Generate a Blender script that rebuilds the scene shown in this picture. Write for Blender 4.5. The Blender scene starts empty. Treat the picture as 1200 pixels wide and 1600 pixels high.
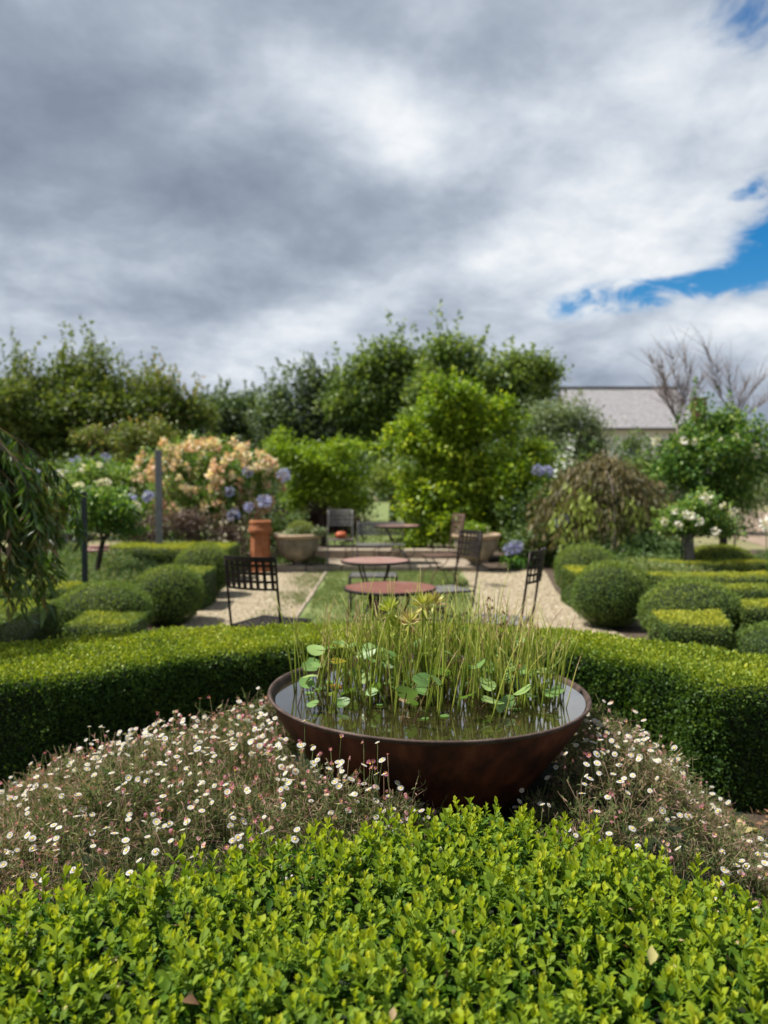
import bpy, math, random
import numpy as np
from mathutils import Vector, Matrix

R = math.radians
rng = np.random.default_rng(11)
random.seed(11)
SC = bpy.context.scene
COL = SC.collection

# ------------------------------------------------------------------ camera
CAM_Z, PITCH, FPX = 1.48, R(2.14), 1202.0
cd = bpy.data.cameras.new('camera')
cam = bpy.data.objects.new('camera', cd)
COL.objects.link(cam)
cam.location = (0, 0, CAM_Z)
cam.rotation_euler = (R(90) - PITCH, 0, 0)
cd.sensor_fit = 'VERTICAL'
cd.sensor_height = 34.6
cd.lens = 26.0
cd.clip_start = 0.05
cd.clip_end = 3000
cd.dof.use_dof = True
cd.dof.focus_distance = 2.1
cd.dof.aperture_fstop = 2.35
SC.camera = cam

def ray(u, v):
    x, y = (u - 600) / FPX, -(v - 800) / FPX
    return Vector((x, math.cos(PITCH) + y * math.sin(PITCH), -math.sin(PITCH) + y * math.cos(PITCH)))
def W(u, v, Y):
    d = ray(u, v); k = Y / d.y
    return (d.x * k, Y, CAM_Z + d.z * k)

# ------------------------------------------------------------------ sky and sun
SUN_DIR = Vector((-0.62, 0.02, 1.05)).normalized()
world = bpy.data.worlds.new('World')
SC.world = world
world.use_nodes = True
wt = world.node_tree
wt.nodes.clear()
class NT:
    def __init__(s, tree): s.t = tree
    def n(s, typ, **kw):
        nd = s.t.nodes.new(typ)
        ins = kw.pop('ins', {})
        for k, v in kw.items(): setattr(nd, k, v)
        for k, v in ins.items():
            if hasattr(v, 'is_output') or isinstance(v, bpy.types.NodeSocket): s.t.links.new(v, nd.inputs[k])
            else: nd.inputs[k].default_value = v
        return nd
    def m(s, op, a, b=None, c=None, clamp=False):
        nd = s.t.nodes.new('ShaderNodeMath'); nd.operation = op; nd.use_clamp = clamp
        for i, v in enumerate((a, b, c)):
            if v is None: continue
            if isinstance(v, bpy.types.NodeSocket): s.t.links.new(v, nd.inputs[i])
            else: nd.inputs[i].default_value = v
        return nd.outputs[0]
    def ramp(s, f, stops, interp='LINEAR'):
        nd = s.t.nodes.new('ShaderNodeValToRGB'); nd.color_ramp.interpolation = interp
        s.t.links.new(f, nd.inputs[0])
        el = nd.color_ramp.elements
        el[0].position, el[0].color = stops[0][0], (*stops[0][1], 1)
        el[1].position, el[1].color = stops[-1][0], (*stops[-1][1], 1)
        for p, c in stops[1:-1]:
            e = el.new(p); e.color = (*c, 1)
        return nd.outputs[0]
    def mix(s, f, a, b, blend='MIX'):
        nd = s.t.nodes.new('ShaderNodeMix'); nd.data_type = 'RGBA'; nd.blend_type = blend
        for i, v in ((0, f), (6, a), (7, b)):
            if isinstance(v, bpy.types.NodeSocket): s.t.links.new(v, nd.inputs[i])
            else: nd.inputs[i].default_value = v if i == 0 else (*v, 1)
        return nd.outputs[2]
    def noise(s, vec, scale, detail=4, rough=.5, dist=0.0):
        nd = s.n('ShaderNodeTexNoise', ins={'Scale': scale, 'Detail': detail, 'Roughness': rough, 'Distortion': dist})
        if vec is not None: s.t.links.new(vec, nd.inputs['Vector'])
        return nd.outputs[0]
def g3(v): return (v, v, v)

w = NT(wt)
tc = w.n('ShaderNodeTexCoord')
sep = w.n('ShaderNodeSeparateXYZ', ins={0: tc.outputs['Generated']})
X_, Y_, Z_ = sep.outputs
zc = w.m('MAXIMUM', Z_, 0.0)
den = w.m('ADD', zc, 0.30)
cv = w.n('ShaderNodeCombineXYZ', ins={0: w.m('DIVIDE', X_, den), 1: w.m('DIVIDE', Y_, den), 2: w.m('MULTIPLY', Z_, .6)}).outputs[0]
mp = w.n('ShaderNodeMapping', ins={0: cv, 1: (3.1, 1.7, 0.4), 2: (0, 0, R(-18)), 3: (1, 1.0, 1)}).outputs[0]
big = w.noise(mp, 1.55, 7, .55, .12)
det = w.noise(mp, 4.6, 9, .60, .15)
shape = w.m('ADD', w.m('MULTIPLY', big, .56), w.m('MULTIPLY', det, .44))
az = w.m('ARCTAN2', X_, Y_)
el = w.m('ARCSINE', Z_)
def bump(u, v, su, sv, rot=0.0, amp=1.0):
    d = ray(u, v).normalized()
    a0, e0 = math.atan2(d.x, d.y), math.asin(d.z)
    da, de = w.m('SUBTRACT', az, a0), w.m('SUBTRACT', el, e0)
    c, s_ = math.cos(rot), math.sin(rot)
    p = w.m('DIVIDE', w.m('ADD', w.m('MULTIPLY', da, c), w.m('MULTIPLY', de, s_)), R(su))
    q = w.m('DIVIDE', w.m('SUBTRACT', w.m('MULTIPLY', de, c), w.m('MULTIPLY', da, s_)), R(sv))
    r2 = w.m('ADD', w.m('MULTIPLY', p, p), w.m('MULTIPLY', q, q))
    return w.m('MULTIPLY', w.m('EXPONENT', w.m('MULTIPLY', r2, -1)), amp)
def addall(l):
    o = l[0]
    for x in l[1:]: o = w.m('ADD', o, x)
    return o
bright = addall([bump(640, 190, 7, 3, R(-25), .13), bump(560, 280, 6, 1.6, R(20), .06), bump(560, 130, 5, 2.0, R(-20), .07), bump(80, 395, 12, 2.2, R(-4), .10),
                 bump(600, 455, 9, 2.0, R(14), .10), bump(450, 520, 8, 2.5, R(10), .09), bump(980, 350, 9, 3.5, R(22), .12), bump(1080, 420, 4, 1.6, R(8), .12),
                 bump(880, 180, 7, 2.5, R(22), .06), bump(1000, 60, 12, 6, R(10), .07), bump(1000, 525, 14, 3.0, 0, .13), bump(880, 490, 3, 1.2, R(30), .08), bump(1150, 500, 8, 1.6, 0, .05), bump(760, 400, 7, 1.6, 0, .07),
                 bump(250, 40, 7, 3, 0, .05), bump(300, 560, 25, 3, 0, .05), bump(700, 470, 20, 3, 0, .03), bump(520, 60, 14, 3, 0, .03), bump(1150, 120, 8, 4, 0, .08),
                 bump(90, 230, 15, 4.5, R(-4), -.10), bump(400, 350, 16, 2.6, R(6), -.07), bump(40, 60, 7, 9, 0, -.08), bump(780, 80, 8, 3, R(-10), -.07), bump(800, 260, 12, 2.5, R(12), -.04), bump(330, 240, 10, 3.5, 0, -.05),
                 bump(330, 460, 14, 1.6, R(2), -.06)])
cl = w.m('ADD', shape, bright)
cloud = w.ramp(cl, [(.30, (.225, .270, .350)), (.42, (.305, .355, .44)), (.49, (.385, .44, .53)), (.55, (.48, .54, .625)), (.62, (.62, .675, .75)), (.73, (.87, .90, .93))])
gap = addall([bump(985, 458, 5.4, 1.1, R(6), .40), bump(1140, 438, 4.0, 1.0, R(10), .34), bump(1198, 375, 2.4, 2.4, 0, .38), bump(1170, 300, 3.0, .7, R(28), .24), bump(1040, 418, 2.2, .8, 0, -.2),
              bump(1165, 30, 4, 3.0, 0, .15)])
gw = w.m('MULTIPLY', gap, 4.0, clamp=True)
gapm = w.m('ADD', gap, w.m('MULTIPLY', w.m('MULTIPLY', w.m('SUBTRACT', .5, shape), 1.2), gw))
gapm = w.m('ADD', gapm, w.m('MULTIPLY', w.m('SUBTRACT', w.noise(mp, 7.0, 9, .68, 1.0), .5), w.m('MULTIPLY', gw, 1.3)))
gf = w.n('ShaderNodeMapRange', interpolation_type='SMOOTHSTEP', ins={0: gapm, 1: .06, 2: .40}).outputs[0]
sky = w.n('ShaderNodeTexSky', sky_type='NISHITA', sun_disc=False, sun_elevation=math.asin(SUN_DIR.z),
          sun_rotation=math.atan2(SUN_DIR.x, SUN_DIR.y), altitude=100, air_density=1.1, dust_density=0.3, ozone_density=2.5)
hs = w.n('ShaderNodeHueSaturation', ins={'Saturation': 1.55, 'Value': 1.0, 'Color': sky.outputs[0]})
bg1 = w.n('ShaderNodeBackground', ins={0: hs.outputs[0], 1: 0.055})
# below the horizon the dome goes on as pale haze
bg2 = w.n('ShaderNodeBackground', ins={0: cloud, 1: 0.49})
mxs = w.n('ShaderNodeMixShader', ins={0: gf, 1: bg2.outputs[0], 2: bg1.outputs[0]})
out = w.n('ShaderNodeOutputWorld', ins={0: mxs.outputs[0]})

sl = bpy.data.lights.new('sun', 'SUN')
sl.energy = 4.0
sl.angle = R(4)
sl.color = (1.0, .955, .88)
sun = bpy.data.objects.new('sun', sl)
COL.objects.link(sun)
sun.rotation_euler = SUN_DIR.to_track_quat('Z', 'Y').to_euler()
SC.view_settings.view_transform = 'Standard'
SC.view_settings.look = 'None'
SC.view_settings.gamma = 1
SC.view_settings.use_curve_mapping = False
SC.view_settings.exposure = 1.1
SC.render.engine = 'CYCLES'
SC.cycles.max_bounces = 6
SC.cycles.diffuse_bounces = 3
SC.cycles.glossy_bounces = 3
SC.cycles.transmission_bounces = 4
SC.cycles.transparent_max_bounces = 8
SC.cycles.caustics_reflective = False
SC.cycles.caustics_refractive = False
SC.cycles.use_denoising = True

# ------------------------------------------------------------------ geometry helpers
def norm(a):
    return a / np.maximum(np.linalg.norm(a, axis=-1, keepdims=True), 1e-9)
def rv(n): return norm(rng.normal(size=(n, 3)))
def lump(P, f=3.0, seed=0.0):
    x, y, z = P[..., 0] * f + seed, P[..., 1] * f + seed * 1.7, P[..., 2] * f - seed
    return (np.sin(x + 1.7 * np.sin(y * .8 + z)) + np.sin(y * 1.3 + 1.3 * np.sin(z * 1.1 - x)) + np.sin(z * 1.2 + 1.5 * np.sin(x * .9 + y * .5))) / 3

def mesh_data(name, V, F, t=None, mat=None, smooth=False):
    V = np.asarray(V, np.float32); F = np.asarray(F, np.int32)
    me = bpy.data.meshes.new(name)
    me.vertices.add(len(V)); me.vertices.foreach_set('co', V.ravel())
    me.loops.add(F.size); me.loops.foreach_set('vertex_index', F.ravel())
    me.polygons.add(len(F)); me.polygons.foreach_set('loop_start', np.arange(0, F.size, F.shape[1], dtype=np.int32))
    me.update(calc_edges=True)
    if smooth: me.polygons.foreach_set('use_smooth', np.ones(len(F), bool))
    if t is not None:
        at = me.attributes.new('t', 'FLOAT', 'POINT'); at.data.foreach_set('value', np.asarray(t, np.float32))
    if mat: me.materials.append(mat)
    return me
def link(name, me, parent=None, kind=None):
    o = bpy.data.objects.new(name, me); COL.objects.link(o)
    if parent is not None: o.parent = parent
    if kind: o['kind'] = kind
    return o
def tag(o, label, cat, group=None):
    o['label'] = label; o['category'] = cat
    if group: o['group'] = group
    return o
def thing(name, label, cat, loc=(0, 0, 0), rz=0.0, group=None):
    o = bpy.data.objects.new(name, None); COL.objects.link(o)
    o.empty_display_size = .1
    o.location = loc; o.rotation_euler = (0, 0, rz)
    return tag(o, label, cat, group)

class TG:
    """triangle soup with a per-vertex tint value"""
    def __init__(s): s.V = []; s.F = []; s.T = []; s.n = 0
    def add(s, V, F, T=None):
        V = np.asarray(V, float).reshape(-1, 3); F = np.asarray(F, int).reshape(-1, 3)
        if len(V) == 0: return s
        s.V.append(V); s.F.append(F + s.n)
        s.T.append(np.full(len(V), .5) if T is None else np.broadcast_to(np.asarray(T, float), (len(V),)))
        s.n += len(V); return s
    def data(s, name, mat, smooth=False, origin=None):
        V = np.concatenate(s.V)
        if origin is not None: V = V - np.asarray(origin, float)
        return mesh_data(name, V, np.concatenate(s.F), np.concatenate(s.T), mat, smooth)
    def build(s, name, mat, parent=None, kind=None, smooth=False):
        org = None
        if parent is not None: org = parent.location
        me = s.data(name, mat, smooth, org)
        return link(name, me, parent, kind)

def tubes(P, r, sides=5, T=None):
    """P (n,k,3) batch of polylines, r (k,) or (n,k)"""
    P = np.asarray(P, float)
    if P.ndim == 2: P = P[None]
    n, k, _ = P.shape
    r = np.broadcast_to(np.asarray(r, float), (n, k))
    tg = np.gradient(P, axis=1); tg = norm(tg)
    ref = np.where(np.abs(tg[:, :1, 2:3]) > .9, np.array([1., 0, 0]), np.array([0, 0, 1.]))
    ref = np.broadcast_to(ref, tg.shape)
    a = norm(np.cross(tg, ref)); b = np.cross(tg, a)
    th = np.arange(sides) / sides * 2 * np.pi
    V = P[:, :, None] + r[:, :, None, None] * (np.cos(th)[None, None, :, None] * a[:, :, None] + np.sin(th)[None, None, :, None] * b[:, :, None])
    idx = np.arange(n * k * sides).reshape(n, k, sides)
    i0 = idx[:, :-1]; i1 = idx[:, 1:]
    j0 = np.roll(i0, -1, 2); j1 = np.roll(i1, -1, 2)
    F = np.concatenate([np.stack([i0, j0, j1], -1).reshape(-1, 3), np.stack([i0, j1, i1], -1).reshape(-1, 3)])
    caps = []
    for e in (0, k - 1):
        for q in range(1, sides - 1):
            c = [idx[:, e, 0], idx[:, e, q], idx[:, e, q + 1]]
            if e == 0: c = c[::-1]
            caps.append(np.stack(c, -1))
    F = np.concatenate([F] + caps)
    V = V.reshape(-1, 3)
    if T is not None: T = np.repeat(np.broadcast_to(T, (n,)), k * sides)
    return V, F, T

def place(tv, tf, P, X, H, s, t, tt=None):
    """copy template verts tv/tris tf to points P with x axis X and normal hint H; s (n,) or (n,3); t per copy, tt per template vertex"""
    tv = np.asarray(tv, float); tf = np.asarray(tf, int)
    n = len(P)
    X = norm(X); Y = norm(np.cross(H, X)); Z = np.cross(X, Y)
    s = np.asarray(s, float)
    if s.ndim == 0: s = np.full(n, float(s))
    if s.ndim == 1: s = np.repeat(s[:, None], 3, 1)
    V = P[:, None] + (tv[None, :, 0:1] * s[:, None, 0:1]) * X[:, None] + (tv[None, :, 1:2] * s[:, None, 1:2]) * Y[:, None] + (tv[None, :, 2:3] * s[:, None, 2:3]) * Z[:, None]
    F = (tf[None] + (np.arange(n) * len(tv))[:, None, None]).reshape(-1, 3)
    T = np.repeat(np.broadcast_to(np.asarray(t, float), (n,))[:, None], len(tv), 1)
    if tt is not None: T = T + np.asarray(tt)[None]
    return V.reshape(-1, 3), F, T.reshape(-1)

LEAF2 = (np.array([(0, 0, 0), (.5, .27, .07), (1, 0, -.06), (.5, -.27, .07)]), np.array([(0, 2, 1), (0, 3, 2)]))
LEAFN = (np.array([(0, 0, 0), (.4, .13, .04), (1, 0, -.12), (.4, -.13, .04)]), np.array([(0, 2, 1), (0, 3, 2)]))
BLADE = (np.array([(0, -.07, 0), (0, .07, 0), (1, 0, .12)]), np.array([(0, 1, 2)]))
def leaf6(w=.42, fold=.08, curl=.12, wide=.6):
    v = [(0, 0, 0), (.3, w * .36, fold * .8), (wide + .08, w * .5, fold), (1, 0, -curl), (wide + .08, -w * .5, fold), (.3, -w * .36, fold * .8), (.55, 0, 0)]
    f = [(6, 0, 5), (6, 5, 4), (6, 4, 3), (6, 3, 2), (6, 2, 1), (6, 1, 0)]
    return np.array(v, float), np.array(f)

class MB:
    """polygons for hard-surface pieces"""
    def __init__(s): s.V = []; s.F = []
    def box(s, c, d, rz=0, M=None):
        i = len(s.V)
        ca, sa = math.cos(rz), math.sin(rz)
        for z in (-1, 1):
            for x, y in ((-1, -1), (1, -1), (1, 1), (-1, 1)):
                px, py, pz = x * d[0] / 2, y * d[1] / 2, z * d[2] / 2
                v = Vector((c[0] + px * ca - py * sa, c[1] + px * sa + py * ca, c[2] + pz))
                if M is not None: v = M @ v
                s.V.append(tuple(v))
        s.F += [(i + 3, i + 2, i + 1, i), (i + 4, i + 5, i + 6, i + 7), (i, i + 1, i + 5, i + 4), (i + 1, i + 2, i + 6, i + 5), (i + 2, i + 3, i + 7, i + 6), (i + 3, i, i + 4, i + 7)]
        return s
    def tube(s, pts, r, sides=8):
        k = len(pts)
        V, F, _ = tubes(np.array([pts]), np.broadcast_to(np.asarray(r, float), (k,)), sides)
        i = len(s.V); s.V += [tuple(v) for v in V]; s.F += [tuple(int(a) + i for a in f) for f in F]
        return s
    def lathe(s, prof, n=32, c=(0, 0, 0), rf=None, close=True):
        i = len(s.V)
        for j, (r, z) in enumerate(prof):
            for q in range(n):
                a = 2 * math.pi * q / n
                rr = r * (rf(a, j) if rf else 1)
                s.V.append((c[0] + rr * math.cos(a), c[1] + rr * math.sin(a), c[2] + z))
        for j in range(len(prof) - 1):
            for q in range(n):
                q2 = (q + 1) % n
                s.F.append((i + j * n + q, i + j * n + q2, i + (j + 1) * n + q2, i + (j + 1) * n + q))
        if close:
            s.F.append(tuple(i + q for q in range(n))[::-1]); s.F.append(tuple(i + (len(prof) - 1) * n + q for q in range(n)))
        return s
    def data(s, name, mat, smooth=False):
        me = bpy.data.meshes.new(name); me.from_pydata(s.V, [], s.F); me.update()
        if smooth: me.polygons.foreach_set('use_smooth', [True] * len(me.polygons))
        if mat: me.materials.append(mat)
        return me
    def build(s, name, mat, parent=None, smooth=False, kind=None, bevel=0):
        o = link(name, s.data(name, mat, smooth), parent, kind)
        if bevel:
            b = o.modifiers.new('bevel', 'BEVEL'); b.width = bevel; b.segments = 2; b.limit_method = 'ANGLE'
        return o

def spline(pts, n):
    """Catmull-Rom through pts"""
    P = [Vector(p) for p in pts]
    P = [P[0] * 2 - P[1]] + P + [P[-1] * 2 - P[-2]]
    out = []
    segs = len(P) - 3
    for k in range(n):
        u = k / (n - 1) * segs; i = min(int(u), segs - 1); t = u - i
        a, b, c, d = P[i:i + 4]
        out.append(tuple(.5 * ((2 * b) + (c - a) * t + (2 * a - 5 * b + 4 * c - d) * t * t + (3 * b - a - 3 * c + d) * t ** 3)))
    return out

# ------------------------------------------------------------------ materials
def new_mat(name):
    m = bpy.data.materials.new(name); m.use_nodes = True
    m.node_tree.nodes.clear()
    return m, NT(m.node_tree)
def leaf_mat(name, stops, rough=.45, trans=.35, spec=.4, objvar=.0):
    m, k = new_mat(name)
    t = k.n('ShaderNodeAttribute', attribute_name='t').outputs['Fac']
    if objvar:
        oi = k.n('ShaderNodeObjectInfo').outputs['Random']
        t = k.m('ADD', t, k.m('MULTIPLY', k.m('SUBTRACT', oi, .5), objvar))
    col = k.ramp(t, stops)
    pb = k.n('ShaderNodeBsdfPrincipled', ins={'Base Color': col, 'Roughness': rough, 'Specular IOR Level': spec})
    tcol = k.mix(1.0, col, (1.25, 1.25, .55), 'MULTIPLY')
    tr = k.n('ShaderNodeBsdfTranslucent', ins={'Color': tcol})
    mx = k.n('ShaderNodeMixShader', ins={0: trans, 1: pb.outputs[0], 2: tr.outputs[0]})
    k.n('ShaderNodeOutputMaterial', ins={0: mx.outputs[0]})
    return m
def surf_mat(name, stops, scale=8, detail=6, rough=.8, bump=.3, metal=0, spec=.3, bscale=None, coords='Object', rough2=None, dist=.01):
    m, k = new_mat(name)
    tcn = k.n('ShaderNodeTexCoord').outputs[coords]
    f = k.noise(tcn, scale, detail, .6, .2)
    col = k.ramp(f, stops)
    bn = k.noise(tcn, bscale or scale * 4, 8, .65)
    bp = k.n('ShaderNodeBump', ins={'Strength': bump, 'Distance': dist, 'Height': bn})
    pb = k.n('ShaderNodeBsdfPrincipled', ins={'Base Color': col, 'Roughness': rough, 'Metallic': metal, 'Specular IOR Level': spec, 'Normal': bp.outputs[0]})
    if rough2 is not None:
        rr = k.n('ShaderNodeMapRange', ins={0: f, 3: rough, 4: rough2}).outputs[0]
        k.t.links.new(rr, pb.inputs['Roughness'])
    k.n('ShaderNodeOutputMaterial', ins={0: pb.outputs[0]})
    return m

M = {}
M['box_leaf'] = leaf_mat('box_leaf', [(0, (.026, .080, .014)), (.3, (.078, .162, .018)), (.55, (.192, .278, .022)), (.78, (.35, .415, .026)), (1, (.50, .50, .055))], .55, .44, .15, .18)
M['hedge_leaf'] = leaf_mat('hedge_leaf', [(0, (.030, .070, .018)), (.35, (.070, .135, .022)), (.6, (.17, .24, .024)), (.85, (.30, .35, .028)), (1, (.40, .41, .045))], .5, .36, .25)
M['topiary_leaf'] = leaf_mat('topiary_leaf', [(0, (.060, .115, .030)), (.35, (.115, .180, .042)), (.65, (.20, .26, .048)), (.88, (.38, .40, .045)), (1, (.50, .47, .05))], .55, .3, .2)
M['shade_core'] = surf_mat('shade_core', [(.3, (.006, .012, .004)), (.7, (.02, .032, .010))], 30, 4, .95, .4)  # near-black green, stands in for shade inside the foliage
M['olive_leaf'] = leaf_mat('olive_leaf', [(0, (.055, .095, .024)), (.4, (.115, .165, .036)), (.7, (.19, .235, .048)), (.9, (.25, .25, .07)), (1, (.34, .23, .12))], .5, .35)
M['grey_leaf'] = leaf_mat('grey_leaf', [(0, (0.048, 0.080, 0.039)), (.45, (0.088, 0.136, 0.063)), (.8, (0.176, 0.232, 0.112)), (1, (0.288, 0.336, 0.180))], .5, .3)
M['deep_leaf'] = leaf_mat('deep_leaf', [(0, (.060, .110, .034)), (.4, (.115, .180, .048)), (.75, (.20, .275, .06)), (1, (.34, .40, .08))], .5, .35)
M['lime_leaf'] = leaf_mat('lime_leaf', [(0, (.085, .155, .012)), (.4, (.17, .27, .018)), (.75, (.30, .42, .025)), (1, (.46, .52, .05))], .45, .42)
M['rose_leaf'] = leaf_mat('rose_leaf', [(0, (0.026, 0.078, 0.016)), (.4, (0.065, 0.156, 0.026)), (.75, (0.169, 0.286, 0.046)), (1, (0.338, 0.416, 0.104))], .45, .35)
M['weep_leaf'] = leaf_mat('weep_leaf', [(0, (.085, .085, .038)), (.3, (.17, .15, .065)), (.6, (.25, .19, .10)), (.8, (.24, .29, .07)), (1, (.36, .46, .08))], .55, .3)
M['branch_leaf'] = leaf_mat('branch_leaf', [(0, (0.023, 0.057, 0.011)), (.45, (0.057, 0.121, 0.021)), (.72, (0.127, 0.172, 0.034)), (.9, (0.196, 0.184, 0.057)), (1, (0.230, 0.138, 0.069))], .38, .35, .5, .25)
M['wine_leaf'] = leaf_mat('wine_leaf', [(0, (.035, .022, .018)), (.5, (.085, .05, .04)), (1, (.20, .14, .11))], .6, .2)
M['herb_leaf'] = leaf_mat('herb_leaf', [(0, (0.039, 0.085, 0.021)), (.45, (0.091, 0.163, 0.039)), (.8, (0.182, 0.247, 0.078)), (1, (0.364, 0.351, 0.156))], .55, .3)
M['strap_leaf'] = leaf_mat('strap_leaf', [(0, (.03, .09, .012)), (.5, (.07, .18, .02)), (1, (.20, .34, .05))], .38, .35, .5)
M['daisy_leaf'] = leaf_mat('daisy_leaf', [(0, (.040, .068, .022)), (.36, (.105, .150, .048)), (.62, (.20, .215, .09)), (.80, (.30, .20, .14)), (1, (.44, .28, .24))], .85, .3, .08)
M['grass'] = leaf_mat('grass', [(0, (0.056, 0.102, 0.023)), (.5, (0.106, 0.163, 0.039)), (.85, (0.200, 0.224, 0.078)), (1, (0.425, 0.326, 0.208))], .6, .35, .2)
M['reed'] = leaf_mat('reed', [(0, (.17, .24, .025)), (.45, (.30, .38, .045)), (.72, (.46, .46, .10)), (.9, (.50, .40, .19)), (1, (.30, .15, .09))], .45, .25, .4, .55)
M['lily'] = leaf_mat('lily', [(0, (.09, .19, .05)), (.5, (.20, .33, .09)), (.8, (.34, .44, .16)), (.92, (.42, .40, .10)), (1, (.50, .26, .05))], .42, .3, .35, .4)
M['petal_white'] = leaf_mat('petal_white', [(0, (.62, .60, .58)), (1, (.84, .82, .80))], .6, .3, .2)
M['petal_pink'] = leaf_mat('petal_pink', [(0, (.42, .09, .17)), (.5, (.60, .22, .30)), (1, (.78, .50, .52))], .6, .3, .2, .8)
M['petal_blue'] = leaf_mat('petal_blue', [(0, (.26, .27, .60)), (.5, (.40, .41, .74)), (1, (.60, .61, .86))], .6, .3, .2)
M['petal_peach'] = leaf_mat('petal_peach', [(0, (.72, .44, .32)), (.5, (.78, .61, .45)), (1, (.84, .79, .62))], .6, .3, .2, .8)
M['petal_ivory'] = leaf_mat('petal_ivory', [(0, (.70, .66, .58)), (1, (.86, .84, .80))], .6, .3, .2)
M['eye_yellow'] = surf_mat('eye_yellow', [(.3, (.62, .40, .03)), (.7, (.75, .52, .06))], 200, 2, .8, .2)
M['bark_dark'] = surf_mat('bark_dark', [(.3, (.022, .017, .013)), (.7, (.065, .05, .038))], 14, 6, .9, .7)
M['bark_grey'] = surf_mat('bark_grey', [(.3, (.08, .07, .06)), (.7, (.20, .18, .155))], 14, 6, .9, .7)
M['twig_pale'] = surf_mat('twig_pale', [(.3, (.17, .135, .125)), (.7, (.30, .25, .23))], 14, 3, .9, .3)
M['stem_red'] = surf_mat('stem_red', [(.3, (.10, .05, .03)), (.7, (.17, .12, .04))], 20, 3, .6, .2)
M['iron'] = surf_mat('iron', [(.35, (.016, .013, .012)), (.62, (.035, .027, .023)), (.8, (.11, .055, .032))], 26, 7, .5, .35, .5)
M['iron_worn'] = surf_mat('iron_worn', [(.3, (.12, .115, .11)), (.6, (.22, .21, .20)), (.8, (.16, .10, .07))], 22, 7, .6, .4, .3)
M['iron_rust'] = surf_mat('iron_rust', [(.3, (.07, .045, .035)), (.6, (.14, .085, .062)), (.8, (.19, .12, .09))], 22, 7, .7, .4, .2)
M['rust_red'] = surf_mat('rust_red', [(.25, (0.110, 0.034, 0.022)), (.5, (0.160, 0.059, 0.038)), (.72, (0.198, 0.099, 0.074)), (.85, (0.165, 0.136, 0.112))], 9, 9, .55, .3, .1)
M['rust_pink'] = surf_mat('rust_pink', [(.25, (0.180, 0.083, 0.064)), (.5, (0.245, 0.139, 0.112)), (.8, (0.302, 0.210, 0.180))], 9, 9, .6, .3, .05)
M['terracotta'] = surf_mat('terracotta', [(.25, (0.187, 0.061, 0.025)), (.5, (0.302, 0.108, 0.043)), (.8, (0.346, 0.151, 0.072))], 7, 8, .8, .3)
M['stone_pot'] = surf_mat('stone_pot', [(.2, (0.080, 0.068, 0.048)), (.45, (0.176, 0.152, 0.116)), (.65, (0.272, 0.232, 0.176)), (.85, (0.320, 0.264, 0.200))], 5, 9, .9, .4)
M['stone_rim'] = surf_mat('stone_rim', [(.2, (0.224, 0.160, 0.104)), (.5, (0.352, 0.256, 0.168)), (.8, (0.400, 0.320, 0.224))], 7, 9, .9, .3)
M['slab'] = surf_mat('slab', [(.25, (.14, .11, .08)), (.5, (.27, .22, .165)), (.8, (.38, .32, .25))], 3, 9, .9, .5, coords='Object')
M['rock'] = surf_mat('rock', [(.25, (.11, .10, .085)), (.5, (.26, .25, .22)), (.8, (.40, .38, .33))], 6, 9, .9, .8)
M['post_grey'] = surf_mat('post_grey', [(.25, (.13, .13, .135)), (.7, (.23, .23, .24))], 12, 8, .8, .3)
M['post_black'] = surf_mat('post_black', [(.25, (.018, .024, .024)), (.7, (.04, .05, .05))], 12, 8, .6, .3)
M['pumpkin'] = surf_mat('pumpkin', [(.3, (.34, .07, .03)), (.7, (.44, .12, .05))], 12, 4, .5, .1)
M['wall_white'] = surf_mat('wall_white', [(.3, (.62, .62, .63)), (.7, (.76, .76, .76))], 2, 6, .9, .1)
M['glass_dark'] = surf_mat('glass_dark', [(.3, (.03, .04, .05)), (.7, (.05, .06, .07))], 2, 2, .12, 0)
M['roof_grey'] = surf_mat('roof_grey', [(.3, (.19, .18, .19)), (.5, (.26, .25, .26)), (.75, (.34, .33, .34))], 5, 9, .85, .5)
M['brick_dark'] = surf_mat('brick_dark', [(.3, (.14, .07, .05)), (.7, (.25, .13, .10))], 8, 5, .9, .3)
M['wood_trim'] = surf_mat('wood_trim', [(.3, (.10, .09, .09)), (.7, (.17, .16, .16))], 8, 5, .8, .3)
M['gravel'] = leaf_mat('gravel', [(0, (.17, .13, .085)), (.4, (.30, .245, .155)), (.75, (.42, .36, .25)), (1, (.58, .53, .42))], .9, 0.0, .2)
M['dry_leaf'] = leaf_mat('dry_leaf', [(0, (.11, .055, .03)), (.5, (.24, .14, .08)), (.8, (.36, .27, .15)), (1, (.40, .36, .14))], .75, .2, .2, .7)
M['ground'] = surf_mat('ground', [(.25, (0.112, 0.107, 0.052)), (.5, (0.176, 0.164, 0.080)), (.8, (0.248, 0.221, 0.120))], .35, 10, .95, .4, bscale=9, dist=.05)
M['soil'] = surf_mat('soil', [(.25, (.035, .024, .017)), (.5, (.075, .052, .036)), (.8, (.13, .095, .068))], 5, 10, .95, .9, bscale=30, dist=.03)
M['lawn'] = surf_mat('lawn', [(.25, (0.084, 0.115, 0.036)), (.5, (0.126, 0.165, 0.050)), (.75, (0.240, 0.220, 0.108))], 2.2, 10, .95, .5, bscale=60)
M['earth'] = surf_mat('earth', [(.25, (.15, .105, .075)), (.5, (.23, .17, .125)), (.8, (.31, .24, .18))], 1.2, 10, .95, .5, bscale=20, dist=.03)
M['gravel_bed'] = surf_mat('gravel_bed', [(.28, (.16, .12, .08)), (.45, (.275, .22, .145)), (.6, (.38, .32, .22)), (.78, (.47, .41, .31))], 45, 9, .95, .9, bscale=55, dist=.03)

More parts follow.
